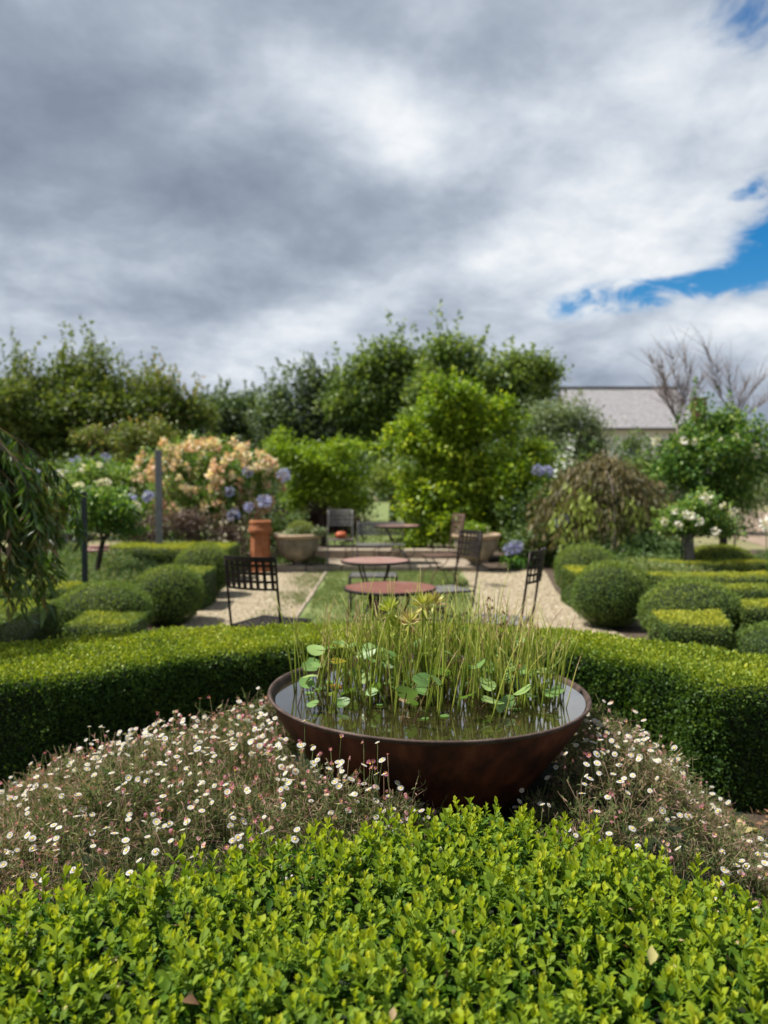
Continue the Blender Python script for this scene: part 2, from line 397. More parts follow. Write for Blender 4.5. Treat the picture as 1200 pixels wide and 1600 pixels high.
def rust_bowl_mat():
    m, k = new_mat('corten_rust')
    tcn = k.n('ShaderNodeTexCoord').outputs['Object']
    a = k.noise(tcn, 5, 9, .62, .3)
    st = k.n('ShaderNodeMapping', ins={0: tcn, 3: (14, 14, 2.2)}).outputs[0]
    b = k.noise(st, 1.0, 7, .6, .2)
    f = k.m('ADD', k.m('MULTIPLY', a, .45), k.m('MULTIPLY', b, .55))
    col = k.ramp(f, [(.30, (.014, .007, .006)), (.42, (.042, .014, .009)), (.52, (.090, .026, .013)), (.62, (.16, .050, .022)), (.70, (.26, .12, .065))])
    fine = k.noise(tcn, 90, 8, .7)
    bp = k.n('ShaderNodeBump', ins={'Strength': .35, 'Distance': .004, 'Height': fine})
    pb = k.n('ShaderNodeBsdfPrincipled', ins={'Base Color': col, 'Roughness': .62, 'Metallic': .15, 'Specular IOR Level': .35, 'Normal': bp.outputs[0]})
    k.n('ShaderNodeOutputMaterial', ins={0: pb.outputs[0]})
    return m
M['corten'] = rust_bowl_mat()
M['corten_rim'] = surf_mat('corten_rim', [(.3, (.035, .022, .017)), (.5, (.075, .048, .038)), (.75, (.15, .11, .095))], 12, 9, .7, .4, .1)
def water_mat():
    m, k = new_mat('water')
    tcn = k.n('ShaderNodeTexCoord').outputs['Object']
    bn = k.noise(tcn, 9, 3, .5)
    bp = k.n('ShaderNodeBump', ins={'Strength': .06, 'Distance': .01, 'Height': bn})
    pb = k.n('ShaderNodeBsdfPrincipled', ins={'Base Color': (.022, .018, .007, 1), 'Roughness': .02, 'IOR': 1.33, 'Specular IOR Level': .5, 'Coat Weight': 1.0, 'Coat Roughness': .0, 'Coat IOR': 1.8, 'Normal': bp.outputs[0], 'Coat Normal': bp.outputs[0]})
    k.n('ShaderNodeOutputMaterial', ins={0: pb.outputs[0]})
    return m
M['water'] = water_mat()

# ------------------------------------------------------------------ ground sheets
def sheet(name, poly, z, mat, sub=0):
    me = bpy.data.meshes.new(name)
    me.from_pydata([(x, y, z) for x, y in poly], [], [tuple(range(len(poly)))])
    me.materials.append(mat); me.update()
    return link(name, me, None, 'structure')
sheet('ground', [(-900, -300), (900, -300), (900, 1500), (-900, 1500)], 0.0, M['ground'])
sheet('garden_soil', [(-14, -2), (9, -2), (9, 15.5), (7.5, 18), (-14, 18)], .004, M['soil'])
sheet('gravel_path', [(-2.25, 4.7), (2.3, 4.7), (2.42, 6.6), (2.3, 7.6), (2.22, 8.7), (2.35, 10.5), (2.7, 12.9), (-2.5, 12.9), (-2.3, 11.5), (-2.1, 8)], .008, M['gravel_bed'])
sheet('lawn', [(-.95, 5.3), (1.0, 5.3), (1.02, 8.4), (1.28, 12), (1.3, 12.75), (-1.0, 12.75), (-.93, 9)], .012, M['lawn'])
sheet('far_lawn', [(-6, 17.8), (6, 17.8), (14, 60), (-14, 60)], .008, M['lawn'])
sheet('earth_path', [(8.2, 15.0), (26, 15.0), (36, 40), (14, 40)], .008, M['earth'])

def blades(n, xf, yf, h, mat, name, w=1.0, tilt=.5, tint=(.1, .9), z=.012, mask=None):
    x = rng.uniform(*xf, n); y = rng.uniform(*yf, n)
    if mask is not None:
        k = mask(x, y); x, y = x[k], y[k]
    n = len(x)
    P = np.stack([x, y, np.full(n, z)], 1)
    D = norm(np.stack([rng.normal(0, tilt, n), rng.normal(0, tilt, n), np.ones(n)], 1))
    s = h * rng.uniform(.5, 1.2, n)
    S = np.stack([s, s * w, s], 1)
    g = TG(); g.add(*place(*BLADE, P, D, rv(n), S, rng.uniform(*tint, n)))
    return g.build(name, mat, None, 'stuff')
def lawn_mask(x, y):
    edge = -.93 + .04 * np.sin(y * 3) ; red = 1.0 + np.clip((y - 8.4) / 3.6, 0, 1) * .26 + .05 * np.sin(y * 4)
    core = (x > edge + .03) & (x < red)
    L = lump(np.stack([x * 1.0, y, y * 0], 1), 3.1)
    side = (x < edge - .03) & (x > edge - .55) & (rng.random(len(x)) < np.clip(.55 + L, 0, .8) * np.clip((x - edge + .6) / .5, 0, 1))
    stray = (rng.random(len(x)) < .012)
    return (core & (rng.random(len(x)) < .62 + .5 * L + .2)) | side | stray
blades(85000, (-1.9, 1.5), (5.4, 12.75), .038, M['grass'], 'grass', 1.6, .6, (.1, .95), .012, lawn_mask)
blades(9000, (-3.5, 3.5), (17.9, 30), .10, M['grass'], 'grass', 1.8, .6, (.3, .9), .008)

def pebble_tpl():
    v = np.array([(1, 0, 0), (0, 1, 0), (-1, 0, 0), (0, -1, 0), (.1, .1, .6), (0, 0, -.3)]); f = np.array([(0, 1, 4), (1, 2, 4), (2, 3, 4), (3, 0, 4)])
    return v, f
def gravel():
    n = 34000
    x = rng.uniform(-2.6, 2.8, n); y = 5.0 + 7.9 * rng.random(n) ** 1.15
    lim_l = np.interp(y, [4.7, 8, 11.5, 12.9], [-2.25, -2.1, -2.3, -2.5]); lim_r = np.interp(y, [4.7, 6.6, 7.6, 8.7, 10.5, 12.9], [2.3, 2.42, 2.3, 2.22, 2.35, 2.7])
    k = (x > lim_l) & (x < lim_r) & ((x < -1.0) | (x > 1.05)) & (rng.random(n) < np.where((x > -1.45) & (x < 0), .45, 1))
    x, y = x[k], y[k]; n = len(x)
    P = np.stack([x, y, np.full(n, .009)], 1)
    s = rng.uniform(.007, .018, n)
    S = np.stack([s * rng.uniform(.8, 1.5, n), s, s * rng.uniform(.5, 1.1, n)], 1)
    a = rng.uniform(0, 6.28, n)
    X = np.stack([np.cos(a), np.sin(a), rng.normal(0, .25, n)], 1)
    g = TG(); g.add(*place(*pebble_tpl(), P, X, np.tile([0, 0, 1.], (n, 1)) + rng.normal(0, .25, (n, 3)), S, rng.beta(2, 2, n)))
    g.build('gravel', M['gravel'], None, 'stuff')
gravel()
# thin stone edging between the grass and the gravel
ed = thing('lawn_edging', 'thin pale stone edging line along the left side of the lawn', 'edging', (-.95, 9, .012))
for i in range(14):
    y0 = 5.9 + i * .49
    b = MB().box((random.uniform(-.008, .008), y0 - 9 + .235, .004), (.035, .46, .03), random.uniform(-.02, .02)).build('edging_stone', M['slab'], ed, bevel=.004)

# ------------------------------------------------------------------ box hedges
def clipped(P, N, size, density_t, mat_t, hint=None, out=.55, up=.35):
    """leaf placement on a clipped surface"""
    n = len(P)
    D = norm(N * out + np.array([0, 0, up]) + rng.normal(0, .55, (n, 3)))
    H = norm(N + rng.normal(0, .6, (n, 3)))
    s = size * rng.uniform(.7, 1.25, n)
    return place(*LEAF2, P, D, H, s, mat_t)
def ribbon(inner, outer, h, m=50):
    def res(pts):
        p = np.array(pts, float); seg = np.r_[0, np.cumsum(np.linalg.norm(np.diff(p, axis=0), axis=1))]
        s = np.linspace(0, seg[-1], m)
        return np.stack([np.interp(s, seg, p[:, 0]), np.interp(s, seg, p[:, 1])], 1)
    if len(inner) == len(outer):   # keep pairs together
        k = np.linspace(0, len(inner) - 1, m); ii = np.arange(len(inner))
        I = np.stack([np.interp(k, ii, np.array(inner)[:, 0]), np.interp(k, ii, np.array(inner)[:, 1])], 1)
        O = np.stack([np.interp(k, ii, np.array(outer)[:, 0]), np.interp(k, ii, np.array(outer)[:, 1])], 1)
        return I, O
    return res(inner), res(outer)
def section(w, h, r=.05):
    r = min(r, w * .4, h * .4)
    pts = [(0, 0), (0, h - r)] + [(r - r * math.cos(a), h - r + r * math.sin(a)) for a in (R(30), R(60))] + [(r, h), (w - r, h)]
    pts += [(w - r + r * math.sin(a), h - r + r * math.cos(a)) for a in (R(30), R(60))] + [(w, h - r), (w, 0)]
    return np.array(pts)
def hedge(label, inner, outer, h, mat, size=.018, dens=9000, top_t=(.45, .95), side_t=(.0, .5), group=None, name='box_hedge', bumpy=.012, r=.05, sprig=None, m=50):
    I, O = ribbon(inner, outer, h, m)
    c = (I.mean(0) + O.mean(0)) / 2
    root = thing(name, label, 'hedge', (float(c[0]), float(c[1]), 0), 0, group)
    wmean = float(np.linalg.norm(O - I, axis=1).mean())
    sec = section(wmean, h, r)
    seg = np.r_[0, np.cumsum(np.linalg.norm(np.diff(sec, axis=0), axis=1))]
    ds = np.linalg.norm(np.diff((I + O) / 2, axis=0), axis=1); Ls = np.r_[0, np.cumsum(ds)]
    area = seg[-1] * Ls[-1]
    n = int(area * dens)
    q = rng.uniform(0, seg[-1], n); s = rng.uniform(0, Ls[-1], n)
    a = np.interp(q, seg, sec[:, 0]) / wmean; z = np.interp(q, seg, sec[:, 1])
    dq = .01
    da = np.interp(np.minimum(q + dq, seg[-1]), seg, sec[:, 0]) - np.interp(np.maximum(q - dq, 0), seg, sec[:, 0])
    dz = np.interp(np.minimum(q + dq, seg[-1]), seg, sec[:, 1]) - np.interp(np.maximum(q - dq, 0), seg, sec[:, 1])
    ii = np.stack([np.interp(s, Ls, I[:, j]) for j in (0, 1)], 1); oo = np.stack([np.interp(s, Ls, O[:, j]) for j in (0, 1)], 1)
    side = norm(oo - ii)
    P = np.c_[ii + (oo - ii) * a[:, None], z]
    nn = norm(np.stack([-dz, da], 1))
    N = np.c_[side * nn[:, :1], nn[:, 1]]
    # ends
    for e, sg in ((0, -1), (-1, 1)):
        ne = int(wmean * h * dens); 
        aa = rng.random(ne); zz = rng.random(ne) * h
        Pe = np.c_[I[e] + (O[e] - I[e]) * aa[:, None], zz]
        sd = norm((O[e] - I[e])[None])[0]
        Ne = np.tile([-sd[1] * -sg * -1, sd[0] * -sg * -1, 0], (ne, 1)).astype(float)
        tdir = (I[1] + O[1] - I[0] - O[0]) if e == 0 else (I[-1] + O[-1] - I[-2] - O[-2])
        Ne = np.tile([*(norm(tdir[None])[0] * sg), 0], (ne, 1))
        P = np.r_[P, Pe]; N = np.r_[N, Ne]
    n = len(P)
    lp = lump(P, 5.0, 2.0) * bumpy + lump(P, 17.0, 5.0) * bumpy * .6
    P = P + N * (lp + rng.uniform(-.022, .006, n) + (rng.random(n) < .07) * rng.uniform(0, .024, n) * np.clip(N[:, 2] + .3, 0, 1))[:, None]
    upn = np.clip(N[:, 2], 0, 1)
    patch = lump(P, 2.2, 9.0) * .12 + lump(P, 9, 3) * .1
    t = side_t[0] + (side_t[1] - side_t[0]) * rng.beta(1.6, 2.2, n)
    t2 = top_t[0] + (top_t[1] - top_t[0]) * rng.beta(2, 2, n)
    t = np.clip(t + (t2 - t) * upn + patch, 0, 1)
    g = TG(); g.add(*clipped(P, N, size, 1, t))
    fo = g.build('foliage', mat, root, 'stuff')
    # solid dark core, shade between the leaves put into its colour
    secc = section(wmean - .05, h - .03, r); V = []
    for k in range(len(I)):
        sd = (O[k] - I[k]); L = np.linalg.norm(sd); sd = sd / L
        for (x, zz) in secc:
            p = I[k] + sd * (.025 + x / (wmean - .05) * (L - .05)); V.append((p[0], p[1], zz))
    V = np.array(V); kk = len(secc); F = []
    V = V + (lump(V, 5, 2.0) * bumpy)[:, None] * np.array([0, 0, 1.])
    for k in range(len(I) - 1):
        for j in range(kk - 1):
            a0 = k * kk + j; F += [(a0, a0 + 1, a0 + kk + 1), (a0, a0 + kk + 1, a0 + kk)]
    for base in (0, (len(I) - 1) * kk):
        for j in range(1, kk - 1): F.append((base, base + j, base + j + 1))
    TG().add(V, F).build('dark_core', M['shade_core'], root)
    return root

def ball(label, x, y, rx, ry, top, mat=None, size=.022, dens=6500, t_top=(.3, .8), t_side=(.05, .6), group=None, p=2.12, cz=None, name='topiary_ball', cat='topiary'):
    mat = mat or M['topiary_leaf']
    root = thing(name, label, cat, (x, y, 0), 0, group)
    cz = top * .50 if cz is None else cz
    rz = top - cz
    area = 4 * math.pi * ((rx * ry + rx * rz + ry * rz) / 3)
    n = int(area * dens)
    d = rv(n)
    k = (np.sum(np.abs(d) ** p, 1)) ** (-1 / p)
    Pn = d * k[:, None]
    P = Pn * [rx, ry, rz] + [x, y, cz]
    N = norm(np.sign(Pn) * np.abs(Pn) ** (p - 1) / [rx, ry, rz])
    lp = lump(P, 4.5, x) * .022 + lump(P, 12, y) * .012
    P = P + N * (lp + rng.uniform(-.03, .008, n) + (rng.random(n) < .07) * rng.uniform(0, .04, n))[:, None]
    ok = P[:, 2] > .015; P, N = P[ok], N[ok]; n = len(P)
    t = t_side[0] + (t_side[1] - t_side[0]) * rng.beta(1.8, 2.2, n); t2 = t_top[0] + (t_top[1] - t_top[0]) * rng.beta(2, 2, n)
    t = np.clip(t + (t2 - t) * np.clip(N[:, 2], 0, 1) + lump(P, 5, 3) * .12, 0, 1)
    TG().add(*clipped(P, N, size, 1, t)).build('foliage', mat, root, 'stuff')
    # solid core, the dark of the leaf gaps painted as its colour
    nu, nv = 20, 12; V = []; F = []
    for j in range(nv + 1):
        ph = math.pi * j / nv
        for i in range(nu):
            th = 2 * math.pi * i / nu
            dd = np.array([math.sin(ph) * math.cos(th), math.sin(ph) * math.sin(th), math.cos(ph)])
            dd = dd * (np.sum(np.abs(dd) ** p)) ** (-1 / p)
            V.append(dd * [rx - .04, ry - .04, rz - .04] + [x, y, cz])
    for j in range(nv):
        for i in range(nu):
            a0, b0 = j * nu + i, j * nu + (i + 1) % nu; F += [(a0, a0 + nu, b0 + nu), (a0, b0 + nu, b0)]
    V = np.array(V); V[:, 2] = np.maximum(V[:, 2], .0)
    TG().add(V, F).build('dark_core', M['shade_core'], root, smooth=True)
    return root

def block(label, x0, x1, y0, y1, h, **kw):
    return hedge(label, [(x0, y0), (x1, y0)], [(x0, y1), (x1, y1)], h, kw.pop('mat', M['topiary_leaf']), size=kw.pop('size', .022), dens=kw.pop('dens', 6500), m=14, **kw)

# ring hedge round the bowl
ring_in = [(-3.6, 3.60), (-2.4, 3.58), (-1.60, 3.60), (-1.38, 3.68), (-1.22, 3.86), (-1.0, 4.05), (-.43, 4.30), (.3, 4.36), (.7, 4.28), (1.0, 4.12), (1.26, 3.92), (1.40, 3.68), (1.42, 3.50), (1.52, 3.40), (2.4, 3.38), (3.6, 3.36)]
ring_out = [(-3.6, 4.32), (-2.6, 4.32), (-2.1, 4.38), (-1.75, 4.52), (-1.45, 4.68), (-1.1, 4.84), (-.5, 4.98), (.3, 5.02), (.75, 4.90), (1.1, 4.74), (1.42, 4.52), (1.72, 4.28), (1.95, 4.06), (2.2, 3.98), (2.7, 3.96), (3.6, 3.96)]
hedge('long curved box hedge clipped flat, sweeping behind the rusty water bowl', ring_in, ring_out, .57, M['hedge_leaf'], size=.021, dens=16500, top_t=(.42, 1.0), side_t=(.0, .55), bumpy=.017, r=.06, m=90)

# front hedge with counted shoots
near = [(-2.3, .62), (-.9, .62), (-.4, .62), (.13, .62), (.24, .62), (.38, .62), (.95, .62), (2.3, .62)]
far = [(-2.3, 1.62), (-.88, 1.70), (-.40, 1.88), (.14, 2.13), (.26, 2.19), (.42, 2.10), (.90, 1.70), (2.3, 1.56)]
FH = .53
root = thing('box_hedge', 'bright lime green box hedge of leafy upright shoots filling the foreground', 'hedge', (0, 1.3, 0))
def in_front(x, y): return (y > .64) & (y < np.interp(x, [p[0] for p in far], [p[1] for p in far]) - .01)
def sprig_data(i):
    g = TG(); r = random.Random(i * 7 + 3)
    hgt = r.uniform(.045, .075)
    pairs = r.choice([4, 5, 5, 6])
    lean = (r.uniform(-.3, .3), r.uniform(-.3, .3))
    def ax(f): return np.array([lean[0] * f * hgt * f, lean[1] * f * hgt * f, f * hgt])
    stem = np.array([[ax(f) - [0, 0, .03 * (1 - f)] for f in (0, .35, .7, 1)]])
    g.add(*tubes(stem, [.0014, .0012, .001, .0006], 3, .45))
    for k in range(pairs):
        f = (k + .6) / pairs
        ang = k * math.pi / 2 + r.uniform(-.3, .3)
        elev = R(14 + 46 * f + r.uniform(-12, 12))
        L = (.023 - .007 * f ** 3) * r.uniform(.82, 1.15)
        for sgn in (0, math.pi):
            a = ang + sgn + r.uniform(-.2, .2); e = elev + r.uniform(-.15, .15)
            D = np.array([[math.cos(a) * math.cos(e), math.sin(a) * math.cos(e), math.sin(e)]])
            H = np.array([[-math.cos(a) * math.sin(e), -math.sin(a) * math.sin(e), math.cos(e)]])
            tv, tf = leaf6(r.uniform(.48, .60), .09, r.uniform(-.03, .14), .62)
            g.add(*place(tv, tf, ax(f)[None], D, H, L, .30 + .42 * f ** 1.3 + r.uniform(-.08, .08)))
    for q in range(3):
        a = r.uniform(0, 6.28); e = R(r.uniform(62, 80))
        D = np.array([[math.cos(a) * math.cos(e), math.sin(a) * math.cos(e), math.sin(e)]]); H = np.array([[-math.cos(a) * math.sin(e), -math.sin(a) * math.sin(e), math.cos(e)]])
        g.add(*place(*leaf6(.45, .10, .0, .6), ax(1.0)[None], D, H, .014 * r.uniform(.8, 1.2), .84 + r.uniform(-.08, .1)))
    return g
sprigs = [sprig_data(i) for i in range(10)]
spd = [g.data('shoot', M['box_leaf'], True) for g in sprigs]
# poisson-like grid
cell = .0335
pts = []
for yy in np.arange(.66, 2.25, cell):
    for xx in np.arange(-2.2, 2.2, cell):
        x, y = xx + random.uniform(-.5, .5) * cell, yy + random.uniform(-.5, .5) * cell
        if abs(x) > y * .5 + .35: 
            if random.random() < .5: continue
        if in_front(x, y): pts.append((x, y))
pts.sort(key=lambda p: p[1] ** 2 + (p[0] * .8) ** 2 + (100 if (abs(p[0]) > p[1] * .52 or p[1] < 1.12) else 0))
def top_h(x, y):
    edge = float(np.interp(x, [p[0] for p in far], [p[1] for p in far])) - y
    return FH + .014 * math.sin(x * 7 + 2 * math.sin(y * 6)) + .010 * math.sin(y * 11 + x * 5) - .035 * max(0, 1 - edge / .06)
rest = TG()
for i, (x, y) in enumerate(pts):
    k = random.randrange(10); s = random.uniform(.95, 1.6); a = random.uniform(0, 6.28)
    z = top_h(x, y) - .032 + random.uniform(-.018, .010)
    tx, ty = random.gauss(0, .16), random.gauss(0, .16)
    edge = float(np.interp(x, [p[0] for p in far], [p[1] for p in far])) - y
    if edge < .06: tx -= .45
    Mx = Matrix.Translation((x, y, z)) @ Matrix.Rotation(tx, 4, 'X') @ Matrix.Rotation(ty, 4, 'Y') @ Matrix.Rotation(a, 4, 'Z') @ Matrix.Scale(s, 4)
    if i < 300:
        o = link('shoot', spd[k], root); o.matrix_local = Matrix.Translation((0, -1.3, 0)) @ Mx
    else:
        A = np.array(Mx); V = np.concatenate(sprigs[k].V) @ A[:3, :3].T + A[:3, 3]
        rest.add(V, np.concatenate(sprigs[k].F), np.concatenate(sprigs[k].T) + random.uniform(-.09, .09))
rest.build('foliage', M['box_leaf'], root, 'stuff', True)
# older leaves underneath
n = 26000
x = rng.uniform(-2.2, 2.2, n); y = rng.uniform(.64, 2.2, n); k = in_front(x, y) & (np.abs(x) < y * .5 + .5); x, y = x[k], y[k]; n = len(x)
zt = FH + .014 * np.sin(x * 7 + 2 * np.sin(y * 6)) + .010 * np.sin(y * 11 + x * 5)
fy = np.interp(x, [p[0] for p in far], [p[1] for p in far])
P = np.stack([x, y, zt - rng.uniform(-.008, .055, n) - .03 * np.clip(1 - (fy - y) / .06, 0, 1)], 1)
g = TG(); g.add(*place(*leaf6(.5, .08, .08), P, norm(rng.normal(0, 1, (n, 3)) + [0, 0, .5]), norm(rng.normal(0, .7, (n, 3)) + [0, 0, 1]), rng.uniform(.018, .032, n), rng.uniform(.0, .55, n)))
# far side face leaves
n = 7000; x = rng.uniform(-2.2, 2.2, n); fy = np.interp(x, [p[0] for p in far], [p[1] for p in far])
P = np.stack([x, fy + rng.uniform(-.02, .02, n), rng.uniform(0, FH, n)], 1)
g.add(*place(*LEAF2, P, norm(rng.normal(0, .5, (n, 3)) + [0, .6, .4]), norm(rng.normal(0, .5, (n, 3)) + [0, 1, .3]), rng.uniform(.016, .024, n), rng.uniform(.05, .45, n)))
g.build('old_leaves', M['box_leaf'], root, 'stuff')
n = 170; x = rng.uniform(-1.2, 1.2, n); y = rng.uniform(1.0, 2.1, n); k = in_front(x, y + .03); x, y = x[k], y[k]; n = len(x)
zt = FH + .014 * np.sin(x * 7 + 2 * np.sin(y * 6)) + .010 * np.sin(y * 11 + x * 5)
TG().add(*place(*leaf6(.5, .1, .2), np.stack([x, y, zt + rng.uniform(-.02, .025, n)], 1), norm(rng.normal(0, 1, (n, 3))), norm(rng.normal(0, .7, (n, 3)) + [0, 0, 1]), rng.uniform(.010, .020, n), rng.uniform(.3, 1, n))).build('withered_leaves', M['dry_leaf'], root, 'stuff')
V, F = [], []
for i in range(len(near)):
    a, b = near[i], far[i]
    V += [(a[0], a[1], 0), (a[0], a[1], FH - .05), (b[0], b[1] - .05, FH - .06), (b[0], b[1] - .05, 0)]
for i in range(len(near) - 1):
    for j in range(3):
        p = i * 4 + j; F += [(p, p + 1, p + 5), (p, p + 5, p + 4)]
TG().add(V, F).build('dark_core', M['shade_core'], root)  # closed dark hull, shade under the shoots is in its colour

# ------------------------------------------------------------------ parterre topiary, left
GL = 'clipped box shapes of the left parterre'
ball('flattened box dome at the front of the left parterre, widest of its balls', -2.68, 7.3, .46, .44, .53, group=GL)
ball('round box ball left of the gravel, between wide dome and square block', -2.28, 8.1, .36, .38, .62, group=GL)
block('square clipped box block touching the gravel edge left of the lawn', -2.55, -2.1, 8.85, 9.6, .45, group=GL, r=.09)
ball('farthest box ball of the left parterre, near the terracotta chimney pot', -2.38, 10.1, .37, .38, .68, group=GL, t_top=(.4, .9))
block('long bright flat topped box hedge behind the far left box ball', -4.1, -2.25, 11.3, 12.2, .52, group=GL, t_top=None, top_t=(.5, .95)) if False else \
    hedge('long bright flat topped box hedge behind the far left box ball', [(-4.1, 11.2), (-2.3, 11.2)], [(-4.1, 12.2), (-2.3, 12.2)], .54, M['topiary_leaf'], .024, 5500, (.6, .98), (.1, .6), GL, r=.1, m=14)
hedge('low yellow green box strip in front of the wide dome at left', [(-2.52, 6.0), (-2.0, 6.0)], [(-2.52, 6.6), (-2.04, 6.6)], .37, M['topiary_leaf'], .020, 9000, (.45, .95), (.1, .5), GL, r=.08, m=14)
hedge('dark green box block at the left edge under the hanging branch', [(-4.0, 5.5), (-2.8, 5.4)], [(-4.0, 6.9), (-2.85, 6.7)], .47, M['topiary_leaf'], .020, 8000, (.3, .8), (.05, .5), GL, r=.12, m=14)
hedge('narrow box hedge strip with a bright top behind the left edge block', [(-4.4, 7.75), (-3.2, 7.75)], [(-4.4, 8.2), (-3.2, 8.2)], .42, M['topiary_leaf'], .022, 6500, (.55, .98), (.05, .4), GL, r=.06, m=14)
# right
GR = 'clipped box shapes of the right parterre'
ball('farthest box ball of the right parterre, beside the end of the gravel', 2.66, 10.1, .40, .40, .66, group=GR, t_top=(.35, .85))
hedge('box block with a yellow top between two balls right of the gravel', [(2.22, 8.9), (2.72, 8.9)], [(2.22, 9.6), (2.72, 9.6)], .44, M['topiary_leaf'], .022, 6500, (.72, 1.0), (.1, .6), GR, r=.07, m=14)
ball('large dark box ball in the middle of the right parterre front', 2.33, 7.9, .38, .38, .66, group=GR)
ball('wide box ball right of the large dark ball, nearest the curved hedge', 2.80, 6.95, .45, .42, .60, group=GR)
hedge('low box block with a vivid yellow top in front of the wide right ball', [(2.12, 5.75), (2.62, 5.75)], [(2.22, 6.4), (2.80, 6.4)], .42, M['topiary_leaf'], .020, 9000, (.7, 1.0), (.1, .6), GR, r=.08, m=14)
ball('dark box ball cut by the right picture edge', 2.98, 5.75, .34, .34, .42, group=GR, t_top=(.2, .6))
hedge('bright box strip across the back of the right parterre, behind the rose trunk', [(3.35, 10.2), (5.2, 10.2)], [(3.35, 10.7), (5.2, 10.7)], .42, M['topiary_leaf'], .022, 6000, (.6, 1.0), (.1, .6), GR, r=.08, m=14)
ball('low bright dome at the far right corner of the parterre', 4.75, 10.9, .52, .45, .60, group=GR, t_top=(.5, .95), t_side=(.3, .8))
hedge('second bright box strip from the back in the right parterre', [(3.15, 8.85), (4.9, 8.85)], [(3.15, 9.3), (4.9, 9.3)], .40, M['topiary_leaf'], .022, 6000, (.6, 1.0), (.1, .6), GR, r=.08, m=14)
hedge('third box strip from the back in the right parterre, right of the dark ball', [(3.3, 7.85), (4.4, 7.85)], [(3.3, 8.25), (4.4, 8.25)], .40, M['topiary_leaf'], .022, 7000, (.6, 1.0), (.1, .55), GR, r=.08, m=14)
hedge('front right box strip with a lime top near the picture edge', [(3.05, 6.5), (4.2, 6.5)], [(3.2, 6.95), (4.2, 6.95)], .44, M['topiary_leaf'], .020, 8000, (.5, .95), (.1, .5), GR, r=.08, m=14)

# ------------------------------------------------------------------ generic foliage plants
def blob_points(blobs, n, bias=.42):
    b = np.array(blobs, float); wgt = b[:, 3] * b[:, 4] * b[:, 5]; k = rng.choice(len(b), n, p=wgt / wgt.sum())
    d = rv(n); r = rng.random(n) ** bias
    return b[k, :3] + d * r[:, None] * b[k, 3:6], d
def lobes(blobs, k=7):
    out = []
    for b in blobs:
        out.append((b[0], b[1], b[2], b[3] * .62, b[4] * .62, b[5] * .62))
        for q in range(k):
            d = rv(1)[0]; f = random.uniform(.6, .98); rr = random.uniform(.24, .46)
            out.append((b[0] + d[0] * b[3] * f, b[1] + d[1] * b[4] * f, b[2] + d[2] * b[5] * f, b[3] * rr, b[4] * rr, b[5] * rr * random.uniform(.7, 1.1)))
    return out
def crown(g, blobs, nclump, per, rc, leaf, tpl=LEAF2, t=(.1, .8), droop=0.0, flat=.7, shoots=0, shoot_h=.9, bias=.42, tmix=None):
    blobs = lobes(blobs)
    C, d = blob_points(blobs, nclump, bias)
    P = np.repeat(C, per, 0) + rng.normal(0, 1, (nclump * per, 3)) * rc * [1, 1, flat]
    dd = np.repeat(d, per, 0); n = len(P)
    ok = P[:, 2] > .03; P, dd = P[ok], dd[ok]; n = len(P)
    ct = np.repeat(rng.uniform(-.22, .22, nclump), per)[ok]
    D = norm(dd * .4 + rng.normal(0, .8, (n, 3)) + [0, 0, -droop])
    g.add(*place(*tpl, P, D, norm(rng.normal(0, .6, (n, 3)) + [0, 0, 1]), leaf * rng.uniform(.6, 1.3, n), np.clip(rng.uniform(*t, n) + ct, 0, 1)))
    if shoots:
        C, d = blob_points(blobs, shoots * 6, .05)
        order = np.argsort(-(d[:, 2] + .0 * C[:, 2]))[:shoots]; C = C[order]
        m = 34
        f = rng.random((shoots, m)); hh = shoot_h * rng.uniform(.4, 1.25, shoots)
        lean = rng.normal(0, .22, (shoots, 2))
        P = C[:, None] + np.stack([f * hh[:, None] * lean[:, :1], f * hh[:, None] * lean[:, 1:], f * hh[:, None]], -1) + rng.normal(0, .05, (shoots, m, 3)) * (1.3 - f)[..., None] * rc * 5
        P = P.reshape(-1, 3); n = len(P)
        g.add(*place(*tpl, P, norm(rng.normal(0, .7, (n, 3)) + [0, 0, .5]), rv(n), leaf * rng.uniform(.6, 1.1, n), np.clip(rng.uniform(t[0] + .15, t[1] + .2, n), 0, 1)))
    return C
def limbs(root, base, targets, r0, mat, name='limb'):
    for tpt in targets:
        b = Vector(base); tt = Vector(tpt); mid = b.lerp(tt, .5) + Vector((random.uniform(-.15, .15), random.uniform(-.15, .15), -.08)) * (tt - b).length
        pts = np.array(spline([b, mid, tt], 8))
        TG().add(*tubes(pts, np.linspace(r0, r0 * .25, 8), 6)).build(name, mat, root, smooth=True)
def tree(label, x, y, blobs, mat, nclump=200, per=60, rc=.22, leaf=.10, t=(.1, .8), bark=None, trunk_r=.12, fork=None, shoots=40, shoot_h=.9, group=None, name='tree', cat='tree', nl=5, **kw):
    bark = bark or M['bark_dark']
    root = thing(name, label, cat, (x, y, 0), 0, group)
    fork = fork or min(b[2] - b[5] * .6 for b in blobs)
    fork = max(fork, .3)
    TG().add(*tubes(np.array(spline([(x, y, -.05), (x + .04, y, fork * .5), (x - .02, y, fork)], 8)), np.linspace(trunk_r * 1.25, trunk_r * .8, 8), 8)).build('trunk', bark, root, smooth=True)
    tg = [b[:3] for b in blobs]
    while len(tg) < nl:
        b = random.choice(blobs); tg.append((b[0] + random.uniform(-.6, .6) * b[3], b[1] + random.uniform(-.5, .5) * b[4], b[2] + random.uniform(0, .7) * b[5]))
    limbs(root, (x - .02, y, fork), tg, trunk_r * .6, bark)
    g = TG(); crown(g, blobs, nclump, per, rc, leaf, t=t, shoots=shoots, shoot_h=shoot_h, **kw)
    g.build('crown', mat, root, 'stuff')
    return root

